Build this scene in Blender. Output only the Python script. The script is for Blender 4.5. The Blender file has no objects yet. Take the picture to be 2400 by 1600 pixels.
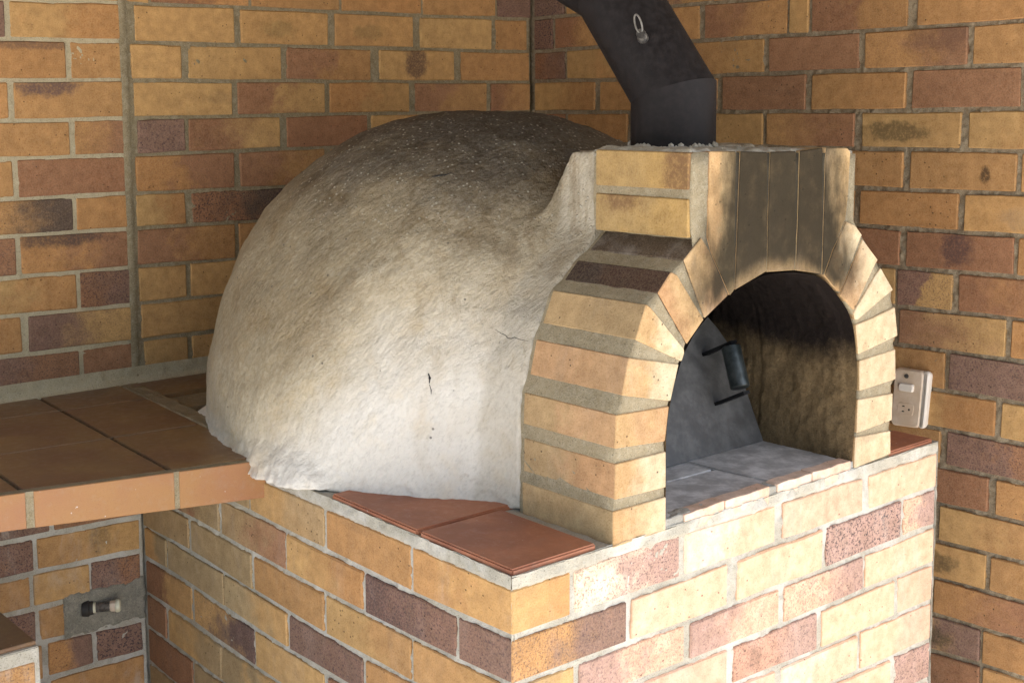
import bpy, bmesh, math, random
import numpy as np
from mathutils import Vector, Matrix

scene = bpy.context.scene
COL = scene.collection

# ------------------------------------------------------------------ camera
cam_d = bpy.data.cameras.new('camera'); cam = bpy.data.objects.new('camera', cam_d); COL.objects.link(cam)
R_ = Vector((0.78391774, -0.62076175, -0.01130632)); U_ = Vector((0.08158656, 0.08494326, 0.99303992)); F_ = Vector((0.6154808, 0.77938405, -0.11723434))
cam.matrix_world = Matrix.Translation((-1.33709, -1.474755, .773027)) @ Matrix(((R_.x, U_.x, -F_.x, 0), (R_.y, U_.y, -F_.y, 0), (R_.z, U_.z, -F_.z, 0), (0, 0, 0, 1)))
cam_d.sensor_width = 36; cam_d.lens = 45.3148; cam_d.shift_x = .08627; cam_d.shift_y = -.08433
cam_d.clip_start = .02; cam_d.clip_end = 200
scene.camera = cam

# ------------------------------------------------------------------ world and sun
SUN_EL, SUN_AZ = math.radians(58), math.radians(165)   # azimuth measured from +Y towards +X
world = bpy.data.worlds.new('World'); scene.world = world; world.use_nodes = True
wt = world.node_tree; wt.nodes.clear()
sky = wt.nodes.new('ShaderNodeTexSky'); sky.sky_type = 'NISHITA'; sky.sun_disc = False
sky.sun_elevation = SUN_EL; sky.sun_rotation = SUN_AZ
sky.dust_density = 2.0; sky.ozone_density = .6
bg = wt.nodes.new('ShaderNodeBackground'); bg.inputs['Strength'].default_value = .11
wo = wt.nodes.new('ShaderNodeOutputWorld')
wt.links.new(sky.outputs[0], bg.inputs[0]); wt.links.new(bg.outputs[0], wo.inputs[0])
sd = bpy.data.lights.new('sun', 'SUN'); sd.energy = 4.0; sd.angle = math.radians(.5); sd.color = (1.0, .95, .87)
sun = bpy.data.objects.new('sun', sd); COL.objects.link(sun)
sdir = Vector((math.sin(SUN_AZ) * math.cos(SUN_EL), math.cos(SUN_AZ) * math.cos(SUN_EL), math.sin(SUN_EL)))
sun.rotation_euler = sdir.to_track_quat('Z', 'Y').to_euler()
scene.view_settings.view_transform = 'Standard'; scene.view_settings.look = 'None'
scene.view_settings.exposure = 1.80; scene.view_settings.gamma = 1.0
scene.cycles.use_denoising = True
scene.cycles.max_bounces = 10; scene.cycles.diffuse_bounces = 7; scene.cycles.sample_clamp_indirect = 6

# ------------------------------------------------------------------ scene constants (metres)
ROOF_Y = -1.35
GROUND_A, GROUND_B = (.66, .63, .60), (.72, .69, .66)
LIME_F = .35
BENCH_Y, BENCH_SK = .790, -.12
FSL, FST = -.05, -.03
FLUE_BASE = (.648, .235, .668); FLUE_H = .118; FLUE_L = .27; FLUE_R = .0818
FLUE_D1 = (-.02, .56, .75); FLUE_D2 = (0, 1, .5)
HOOK_P = (.5790, .2540, .8925); HOOK_N = (-.797, -.493, .347); HOOK_D = (-.12, .25, .96)
HANDLE = [(.848, .224), (.831, .126)]; HLEN = .085
LEDGE = (-.447, -.2534, .86)
SOCKET = [(1.3316, .0938), (1.4251, .095), (1.4158, -.0513), (1.3249, -.0563)]
STUB = [(-.123, -.433)]

# ------------------------------------------------------------------ measured masonry (metres)
# rows: start, end, bottom at both ends, top at both ends, kind of clay at both ends
PLANES = {'back': ([1.57948, 1.6388, 0.0], [-0.99997, 0.00808, 0.0], [-0.00808, -0.99997, 0.0]), 'right': ([1.57948, 1.6388, 0.0], [0.02143, -0.99977, 0.0], [-0.99977, -0.02143, 0.0]), 'side': ([0.0, 0.0, 0.0], [0.02315, 0.99973, 0.0], [-0.99973, 0.02315, 0.0]), 'front': ([0.0, 0.0, 0.0], [1.0, 0.0, 0.0], [0.0, -1.0, 0.0]), 'lower': ([0.0, 1.395, 0.0], [1.0, 0.0, 0.0], [0.0, -1.0, 0.0])}
BACK_LEFT = [
 (1.438,1.5787,1.2386,1.2372,1.3259,1.3245,'oo'),
 (1.5868,1.8787,1.2372,1.2356,1.3245,1.3229,'op'),
 (1.8868,2.1787,1.2356,1.2356,1.3229,1.3229,'pr'),
 (2.1868,2.428,1.2356,1.2356,1.3229,1.3229,'oo'),
 (1.438,1.7287,1.1408,1.138,1.2281,1.2253,'py'),
 (1.7368,2.0287,1.1379,1.1378,1.2252,1.2251,'yy'),
 (2.0368,2.3287,1.1378,1.1378,1.2251,1.2251,'oo'),
 (2.3368,2.428,1.1378,1.1378,1.2251,1.2251,'oo'),
 (1.438,1.5787,1.043,1.0416,1.1303,1.1289,'oo'),
 (1.5868,1.8787,1.0416,1.04,1.1289,1.1273,'rr'),
 (1.8868,2.1787,1.04,1.04,1.1273,1.1273,'oo'),
 (2.1868,2.428,1.04,1.04,1.1273,1.1273,'yy'),
 (1.438,1.7233,0.9448,0.944,1.0325,1.0298,'oy'),
 (1.7363,1.9437,0.9439,0.9438,1.0296,1.0295,'pr'),
 (1.9518,2.2437,0.9438,0.9438,1.0295,1.0295,'yo'),
 (2.2518,2.428,0.9438,0.9438,1.0295,1.0295,'oo'),
 (1.438,1.5725,0.8454,0.8448,0.9343,0.9342,'oo'),
 (1.5873,1.8735,0.8447,0.844,0.9342,0.9333,'oo1'),
 (1.8816,2.1735,0.844,0.844,0.9333,0.9333,'yy'),
 (2.1816,2.428,0.844,0.844,0.9333,0.9333,'yy'),
 (1.438,1.7233,0.7465,0.745,0.8349,0.8336,'oo2'),
 (1.7381,1.9359,0.745,0.7448,0.8336,0.8335,'oo'),
 (1.944,2.2359,0.7448,0.7448,0.8335,0.8335,'yy'),
 (2.244,2.428,0.7448,0.7448,0.8335,0.8335,'oo'),
 (1.438,1.5705,0.6516,0.6521,0.736,0.7353,'ro'),
 (1.5855,1.8646,0.6522,0.653,0.7353,0.7343,'oo'),
 (1.8727,2.1646,0.653,0.653,0.7343,0.7343,'or'),
 (2.1727,2.428,0.653,0.653,0.7343,0.7343,'yy'),
 (1.438,1.7222,0.5509,0.5522,0.6411,0.6423,'rr'),
 (1.7354,1.9579,0.5523,0.5525,0.6423,0.6425,'oo'),
 (1.966,2.2579,0.5525,0.5525,0.6425,0.6425,'yy'),
 (2.266,2.428,0.5525,0.5525,0.6425,0.6425,'yy'),
 (1.438,1.5749,0.4588,0.4601,0.5404,0.5411,'oo'),
 (1.5856,1.8553,0.4602,0.4621,0.5411,0.542,'do'),
 (1.8634,2.1553,0.4621,0.4621,0.542,0.542,'yy'),
 (2.1634,2.428,0.4621,0.4621,0.542,0.542,'yy'),
 (1.438,1.7246,0.357,0.3584,0.4483,0.4511,'ro3'),
 (1.7387,1.9572,0.3585,0.3587,0.4513,0.4516,'rp'),
 (1.9653,2.2572,0.3587,0.3587,0.4516,0.4516,'po'),
 (2.2653,2.428,0.3587,0.3587,0.4516,0.4516,'yo'),
 (1.438,1.5741,0.2571,0.2588,0.3465,0.3472,'pr'),
 (1.5835,1.8577,0.2589,0.2645,0.3473,0.3482,'oy'),
 (1.8658,2.1577,0.2645,0.2645,0.3482,0.3482,'rr'),
 (2.1658,2.428,0.2645,0.2645,0.3482,0.3482,'oo'),
 (1.438,1.7147,0.1576,0.1618,0.2466,0.2518,'yp'),
 (1.7338,1.9566,0.1624,0.1644,0.2524,0.254,'oo'),
 (1.9647,2.2566,0.1644,0.1644,0.254,0.254,'oo'),
 (2.2647,2.428,0.1644,0.1644,0.254,0.254,'yy'),
 (1.438,1.5728,0.0566,0.0567,0.1471,0.1477,'rr'),
 (1.5859,1.8562,0.0568,0.0637,0.1478,0.1539,'rp'),
 (1.8643,2.1562,0.0637,0.0637,0.1539,0.1539,'rr'),
 (2.1643,2.428,0.0637,0.0637,0.1539,0.1539,'oy'),]
BACK_MID = [
 (0.004,0.1454,1.2378,1.2372,1.3258,1.3252,'oo'),
 (0.1528,0.4454,1.2371,1.2359,1.3251,1.3239,'yy'),
 (0.4528,0.7454,1.2359,1.2362,1.3239,1.3242,'oo'),
 (0.7528,1.0454,1.2362,1.238,1.3242,1.326,'pp'),
 (1.0528,1.3454,1.2381,1.2364,1.3261,1.3244,'yy'),
 (1.3528,1.418,1.2363,1.2379,1.3243,1.3259,'oo'),
 (0.004,0.2954,1.14,1.1387,1.228,1.2267,'pp'),
 (0.3028,0.5954,1.1387,1.1382,1.2267,1.2262,'oo'),
 (0.6028,0.8954,1.1382,1.1391,1.2262,1.2271,'oo'),
 (0.9028,1.1954,1.1392,1.1397,1.2272,1.2277,'yo'),
 (1.2028,1.418,1.1397,1.1401,1.2277,1.2281,'pp'),
 (0.004,0.1454,1.0422,1.0416,1.1302,1.1296,'pp'),
 (0.1528,0.4454,1.0415,1.0403,1.1295,1.1283,'oo'),
 (0.4528,0.7454,1.0403,1.0406,1.1283,1.1286,'oo'),
 (0.7528,1.0454,1.0406,1.0424,1.1286,1.1304,'oo'),
 (1.0528,1.3454,1.0425,1.0408,1.1305,1.1288,'or'),
 (1.3528,1.418,1.0407,1.0423,1.1287,1.1303,'yo'),
 (0.0204,0.1527,0.9385,0.9387,1.0323,1.0317,'oo'),
 (0.1709,0.4573,0.9387,0.9393,1.0317,1.0305,'yy'),
 (0.4855,0.7698,0.9394,0.9407,1.0305,1.0308,'yo4'),
 (0.7929,1.0811,0.9407,0.9408,1.0308,1.0329,'yy4'),
 (1.1006,1.395,0.9409,0.9411,1.0329,1.0308,'yy'),
 (0.0099,0.2967,0.8404,0.8408,0.9287,0.9291,'oo'),
 (0.3259,0.6136,0.8408,0.8421,0.9292,0.9302,'yy5'),
 (0.644,0.9347,0.8422,0.8432,0.9304,0.931,'or'),
 (0.9538,1.2455,0.8432,0.8433,0.931,0.9312,'yy'),
 (1.2639,1.4091,0.8433,0.8439,0.9312,0.9327,'yy'),
 (0.0065,0.1733,0.7441,0.7453,0.8306,0.8308,'or'),
 (0.1928,0.4803,0.7455,0.7471,0.8309,0.8314,'or'),
 (0.5029,0.7914,0.7472,0.7477,0.8316,0.8334,'yo'),
 (0.8088,1.0966,0.7477,0.7468,0.8334,0.8333,'yr'),
 (1.1147,1.4039,0.7467,0.7456,0.8333,0.8339,'yy'),
 (0.0103,0.3534,0.645,0.648,0.7343,0.7368,'oo'),
 (0.3738,0.6443,0.6482,0.6506,0.737,0.7377,'oy'),
 (0.6598,0.94,0.6507,0.6521,0.7378,0.7375,'rr'),
 (0.963,1.2501,0.652,0.6507,0.7374,0.7364,'yr'),
 (1.2614,1.3986,0.6506,0.6502,0.7363,0.7358,'pp'),
 (0.0106,0.1967,0.5446,0.5448,0.6352,0.6368,'oy'),
 (0.2217,0.4927,0.5448,0.5451,0.6371,0.6395,'rr'),
 (0.5154,0.7927,0.5451,0.5454,0.6397,0.6421,'yo'),
 (0.8136,1.0952,0.5454,0.5461,0.6423,0.6414,'or'),
 (1.1134,1.4072,0.5462,0.5499,0.6413,0.6405,'ro'),
 (0.0108,0.326,0.4448,0.4472,0.5348,0.5351,'or'),
 (0.35,0.618,0.4473,0.4493,0.5351,0.5354,'yy'),
 (0.6344,0.9358,0.4495,0.4517,0.5354,0.5357,'oo'),
 (0.9552,1.2466,0.4519,0.455,0.5357,0.5381,'dr'),
 (1.2671,1.4102,0.4553,0.4573,0.5384,0.5402,'oy'),
 (0.011,0.1912,0.3445,0.3457,0.435,0.4364,'rr'),
 (0.2164,0.4831,0.3459,0.3477,0.4365,0.4385,'yo'),
 (0.506,0.7801,0.3478,0.3497,0.4387,0.4408,'oo'),
 (0.8013,1.1041,0.3498,0.3519,0.4409,0.4434,'ro'),
 (1.1172,1.4096,0.352,0.3557,0.4435,0.4474,'or'),
 (0.0113,0.3148,0.2434,0.2465,0.3347,0.3367,'oo'),
 (0.3391,0.6034,0.2467,0.2494,0.3369,0.3387,'or'),
 (0.6261,0.9302,0.2497,0.2528,0.3389,0.3409,'oo'),
 (0.9498,1.2571,0.253,0.2564,0.341,0.344,'yy'),
 (1.2718,1.4097,0.2566,0.2584,0.3441,0.3459,'yy'),
 (0.0115,0.1857,0.1418,0.1437,0.2336,0.2353,'rp'),
 (0.2111,0.4798,0.144,0.147,0.2356,0.2384,'oy'),
 (0.5028,0.7672,0.1472,0.1502,0.2386,0.2413,'ro'),
 (0.7945,1.0842,0.1505,0.1537,0.2416,0.2446,'yy'),
 (1.1027,1.4072,0.1539,0.159,0.2447,0.2485,'yy'),
 (0.0117,0.3169,0.0395,0.0429,0.132,0.1354,'yy'),
 (0.3414,0.6133,0.0431,0.0462,0.1357,0.1387,'or'),
 (0.6421,0.9357,0.0465,0.0498,0.139,0.1423,'oo'),
 (0.9553,1.2594,0.05,0.0534,0.1425,0.1464,'oy'),
 (1.2742,1.4012,0.0536,0.0565,0.1467,0.1491,'yy'),]
RIGHT = [
 (0.012,0.1457,1.2417,1.2409,1.328,1.3272,'oo'),
 (0.1548,0.4337,1.2408,1.2423,1.3271,1.3286,'py'),
 (0.4428,0.7217,1.2424,1.2446,1.3287,1.3309,'yr'),
 (0.7308,1.0097,1.2447,1.2455,1.331,1.3318,'oo'),
 (1.0188,1.2977,1.2455,1.2448,1.3318,1.3311,'rr'),
 (1.3068,1.5857,1.2448,1.2442,1.3311,1.3305,'oo'),
 (1.5948,1.8737,1.2441,1.2441,1.3304,1.3304,'yy'),
 (1.8828,2.1,1.2441,1.2441,1.3304,1.3304,'oo'),
 (0.012,0.2897,1.1439,1.1432,1.2302,1.2295,'oo'),
 (0.2988,0.5777,1.1433,1.1458,1.2296,1.2321,'yy'),
 (0.5868,0.8657,1.1459,1.1478,1.2322,1.2341,'yy'),
 (0.8748,1.1537,1.1478,1.1473,1.2341,1.2336,'oo'),
 (1.1628,1.4417,1.1473,1.1467,1.2336,1.233,'yr'),
 (1.4508,1.7297,1.1467,1.1463,1.233,1.2326,'yy'),
 (1.7388,2.0177,1.1463,1.1463,1.2326,1.2326,'yy'),
 (2.0268,2.1,1.1463,1.1463,1.2326,1.2326,'oo'),
 (0.012,0.1457,1.0461,1.0453,1.1324,1.1316,'pp'),
 (0.1548,0.4337,1.0452,1.0467,1.1315,1.133,'yo'),
 (0.4428,0.7217,1.0468,1.049,1.1331,1.1353,'py'),
 (0.7308,1.0097,1.0491,1.0499,1.1354,1.1362,'oo'),
 (1.0188,1.2977,1.0499,1.0492,1.1362,1.1355,'rr'),
 (1.3068,1.5857,1.0492,1.0486,1.1355,1.1349,'oo'),
 (1.5948,1.8737,1.0485,1.0485,1.1348,1.1348,'oo'),
 (1.8828,2.1,1.0485,1.0485,1.1348,1.1348,'op'),
 (0.012,0.0942,0.9397,0.9405,1.0346,1.0341,'pp'),
 (0.1065,0.2917,0.9406,0.9422,1.034,1.0339,'ro'),
 (0.3163,0.6789,0.9425,0.9469,1.0341,1.0373,'oo'),
 (0.6997,0.9734,0.9468,0.9461,1.0374,1.0385,'ro'),
 (0.9804,1.0394,0.9462,0.9466,1.0384,1.0383,'yy'),
 (1.0503,1.3213,0.9466,0.9485,1.0383,1.0377,'ro'),
 (1.3492,1.6359,0.9486,0.9499,1.0376,1.037,'oo'),
 (1.645,1.9239,0.9499,0.9499,1.037,1.037,'yy'),
 (1.933,2.1,0.9499,0.9499,1.037,1.037,'pp'),
 (0.0137,0.1488,0.8445,0.843,0.9282,0.9294,'rp'),
 (0.1608,0.4953,0.8429,0.8428,0.9295,0.9336,'yo'),
 (0.5148,0.6276,0.843,0.8442,0.9339,0.9355,'oy'),
 (0.6489,0.9005,0.8445,0.8462,0.9354,0.9348,'oy'),
 (0.9193,1.1902,0.8463,0.8474,0.9348,0.9361,'rr'),
 (1.2091,1.4806,0.8475,0.8485,0.9362,0.9377,'or6'),
 (1.4964,1.7457,0.8486,0.8491,0.9378,0.9384,'oo'),
 (1.7548,2.0337,0.8491,0.8491,0.9384,0.9384,'yy'),
 (2.0428,2.1,0.8491,0.8491,0.9384,0.9384,'op'),
 (0.0135,0.2792,0.7437,0.7436,0.833,0.8301,'yo'),
 (0.3008,0.5649,0.7436,0.7435,0.8298,0.832,'oo'),
 (0.5809,0.7459,0.7435,0.7434,0.8322,0.834,'ro'),
 (0.7662,1.0349,0.7434,0.7443,0.8342,0.8353,'rr'),
 (1.0549,1.3249,0.7444,0.7463,0.8353,0.8364,'oo'),
 (1.3434,1.6114,0.7465,0.7496,0.8365,0.8375,'rr'),
 (1.6235,1.8739,0.7497,0.7497,0.8376,0.8376,'oo'),
 (1.883,2.1,0.7497,0.7497,0.8376,0.8376,'pp'),
 (0.012,0.1492,0.6438,0.6444,0.7322,0.7322,'rr'),
 (0.1612,0.4107,0.6445,0.6456,0.7322,0.7321,'oo'),
 (0.4376,0.6629,0.6458,0.6468,0.7321,0.732,'oo'),
 (0.7368,0.9025,0.6472,0.6479,0.7319,0.7324,'yy'),
 (0.9161,1.1838,0.648,0.6492,0.7324,0.7333,'or'),
 (1.2062,1.4722,0.6493,0.649,0.7335,0.7365,'yy7'),
 (1.4922,1.7657,0.6494,0.6516,0.7367,0.7382,'yo8'),
 (1.7748,2.0537,0.6516,0.6516,0.7382,0.7382,'yy'),
 (2.0628,2.1,0.6516,0.6516,0.7382,0.7382,'ro'),
 (0.012,0.1823,0.5427,0.5432,0.6323,0.6331,'op'),
 (0.1914,0.4703,0.5433,0.5442,0.6331,0.6344,'rr'),
 (0.4794,0.7583,0.5443,0.5452,0.6345,0.6358,'oo'),
 (0.7674,1.0463,0.5453,0.5462,0.6358,0.6371,'yy'),
 (1.0554,1.3243,0.5462,0.5481,0.6371,0.6377,'oo'),
 (1.343,1.6115,0.5483,0.5514,0.6377,0.6399,'oo8'),
 (1.6237,1.884,0.5515,0.5516,0.6401,0.6401,'oo'),
 (1.8931,2.1,0.5516,0.5516,0.6401,0.6401,'rr'),
 (0.012,0.0397,0.4426,0.4427,0.5312,0.5313,'oo'),
 (0.0488,0.3277,0.4428,0.4442,0.5313,0.5322,'oo'),
 (0.3368,0.6157,0.4443,0.4458,0.5323,0.5332,'pp'),
 (0.6248,0.9037,0.4458,0.4473,0.5333,0.5342,'ry'),
 (0.9128,1.1876,0.4473,0.4488,0.5343,0.5352,'yo'),
 (1.2064,1.4708,0.4489,0.4524,0.5353,0.5383,'oo'),
 (1.489,1.768,0.4526,0.4537,0.5385,0.5401,'yy9'),
 (1.7771,2.056,0.4537,0.4537,0.5401,0.5401,'oo'),
 (2.0651,2.1,0.4537,0.4537,0.5401,0.5401,'rr'),
 (0.012,0.1776,0.3392,0.3409,0.4311,0.4319,'pp'),
 (0.1867,0.4656,0.3409,0.3438,0.432,0.4335,'oo'),
 (0.4747,0.7536,0.3439,0.3468,0.4335,0.435,'oo'),
 (0.7627,1.0416,0.3469,0.3497,0.435,0.4365,'oo'),
 (1.0507,1.3223,0.3498,0.3524,0.4366,0.4389,'rr'),
 (1.3389,1.6122,0.3525,0.3559,0.4391,0.442,'rr5'),
 (1.6222,1.8804,0.3561,0.3563,0.4421,0.4422,'oo'),
 (1.8895,2.1,0.3563,0.3563,0.4422,0.4422,'oo'),
 (0.012,0.1803,0.2364,0.2384,0.3277,0.3294,'ry'),
 (0.1894,0.4683,0.2386,0.2419,0.3295,0.3323,'pp'),
 (0.4774,0.7563,0.242,0.2454,0.3324,0.3353,'yy'),
 (0.7654,1.0443,0.2455,0.2489,0.3354,0.3382,'oy'),
 (1.0534,1.2633,0.249,0.2515,0.3383,0.3405,'oo'),
 (1.271,1.3124,0.2516,0.2521,0.3405,0.3408,'yy'),
 (1.3194,1.4647,0.2522,0.2538,0.3408,0.3425,'pya'),
 (1.481,1.7592,0.2541,0.2578,0.3428,0.3448,'ro'),
 (1.7683,2.0472,0.2578,0.2578,0.3448,0.3448,'rr'),
 (2.0563,2.1,0.2578,0.2578,0.3448,0.3448,'yo'),
 (0.012,0.2033,0.1361,0.1389,0.2249,0.2272,'oo'),
 (0.2124,0.4913,0.1391,0.1432,0.2273,0.2307,'pp'),
 (0.5004,0.7793,0.1433,0.1474,0.2308,0.2342,'oo'),
 (0.7884,1.0673,0.1475,0.1516,0.2343,0.2376,'oo'),
 (1.0764,1.3133,0.1517,0.1552,0.2377,0.2406,'ro'),
 (1.3289,1.6018,0.1554,0.1575,0.2408,0.2453,'ry'),
 (1.6151,1.8699,0.1576,0.1579,0.2456,0.2463,'oy'),
 (1.879,2.1,0.1579,0.1579,0.2463,0.2463,'yy'),
 (0.012,0.0411,0.0322,0.0327,0.1246,0.1251,'yy'),
 (0.0502,0.3291,0.0328,0.0375,0.1252,0.1293,'yy'),
 (0.3382,0.6171,0.0376,0.0422,0.1294,0.1335,'yr'),
 (0.6262,0.9051,0.0424,0.047,0.1336,0.1377,'yy'),
 (0.9142,1.1931,0.0471,0.0517,0.1378,0.1419,'oo'),
 (1.2022,1.4511,0.0519,0.0557,0.1421,0.1446,'yo'),
 (1.4656,1.7428,0.0557,0.0584,0.1448,0.1464,'pp'),
 (1.7519,2.0308,0.0584,0.0584,0.1464,0.1464,'yy'),
 (2.0399,2.1,0.0584,0.0584,0.1464,0.1464,'oy'),
 (1.15,1.3201,-0.0473,-0.0439,0.0395,0.0423,'oo'),
 (1.3358,1.5834,-0.0435,-0.0403,0.0426,0.0459,'yo'),
 (1.5998,1.8624,-0.0404,-0.0405,0.0461,0.0469,'yo'),
 (1.8715,2.1,-0.0405,-0.0405,0.0469,0.0469,'yy'),
 (1.15,1.1991,-0.1431,-0.1418,-0.0588,-0.0578,'oo'),
 (1.2082,1.4486,-0.1415,-0.135,-0.0577,-0.0528,'oo'),
 (1.4668,1.7519,-0.1346,-0.135,-0.0524,-0.052,'pr'),
 (1.761,2.0399,-0.135,-0.135,-0.052,-0.052,'oy'),
 (2.049,2.1,-0.135,-0.135,-0.052,-0.052,'yy'),
 (1.15,1.4121,-0.2428,-0.2343,-0.1546,-0.1475,'or'),
 (1.4358,1.5751,-0.2336,-0.2312,-0.1468,-0.1458,'rr'),
 (1.5942,1.8542,-0.231,-0.2299,-0.1459,-0.1465,'oy'),
 (1.8633,2.1,-0.2299,-0.2299,-0.1465,-0.1465,'oo'),
 (1.15,1.1808,-0.3412,-0.34,-0.2543,-0.2533,'oo'),
 (1.1899,1.4332,-0.3397,-0.3304,-0.2531,-0.2451,'oo'),
 (1.4546,1.6961,-0.3296,-0.3245,-0.2445,-0.2414,'yo'),
 (1.7129,1.9623,-0.3245,-0.3245,-0.2414,-0.2414,'oo'),
 (1.9714,2.1,-0.3245,-0.3245,-0.2414,-0.2414,'py'),
 (1.15,1.3491,-0.439,-0.4301,-0.3527,-0.3451,'pp'),
 (1.3582,1.5761,-0.4297,-0.4242,-0.3448,-0.3381,'yy7'),
 (1.5875,1.8635,-0.4239,-0.4218,-0.3378,-0.336,'oo'),
 (1.8726,2.1,-0.4218,-0.4218,-0.336,-0.336,'yo'),
 (1.15,1.1867,-0.5367,-0.5348,-0.4505,-0.4489,'oo'),
 (1.1958,1.4315,-0.5343,-0.5221,-0.4485,-0.4379,'oo'),
 (1.4465,1.689,-0.5213,-0.5162,-0.4373,-0.4333,'or'),
 (1.7022,1.9722,-0.5162,-0.5162,-0.4333,-0.4333,'oo'),
 (1.9813,2.1,-0.5162,-0.5162,-0.4333,-0.4333,'oo'),
 (1.15,1.3328,-0.6355,-0.6248,-0.5482,-0.5387,'oo'),
 (1.3419,1.5689,-0.6242,-0.6128,-0.5383,-0.5305,'yp7'),
 (1.5759,1.8366,-0.6124,-0.6074,-0.5303,-0.5277,'oo'),
 (1.8457,2.1,-0.6074,-0.6074,-0.5277,-0.5277,'pp'),
 (1.15,1.2837,-0.7333,-0.7254,-0.647,-0.6391,'op'),
 (1.2928,1.5717,-0.7249,-0.7104,-0.6386,-0.6241,'rr'),
 (1.5808,1.8597,-0.71,-0.7052,-0.6237,-0.6189,'oo'),
 (1.8688,2.1,-0.7052,-0.7052,-0.6189,-0.6189,'oo'),
 (1.15,1.4277,-0.8311,-0.8148,-0.7448,-0.7285,'oo'),
 (1.4368,1.7157,-0.8142,-0.803,-0.7279,-0.7167,'oo'),
 (1.7248,2.0037,-0.803,-0.803,-0.7167,-0.7167,'pp'),
 (2.0128,2.1,-0.803,-0.803,-0.7167,-0.7167,'oo'),
 (1.15,1.2837,-0.9289,-0.921,-0.8426,-0.8347,'oo'),
 (1.2928,1.5717,-0.9205,-0.906,-0.8342,-0.8197,'yo'),
 (1.5808,1.8597,-0.9056,-0.9008,-0.8193,-0.8145,'oo'),
 (1.8688,2.1,-0.9008,-0.9008,-0.8145,-0.8145,'oo'),]
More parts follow.
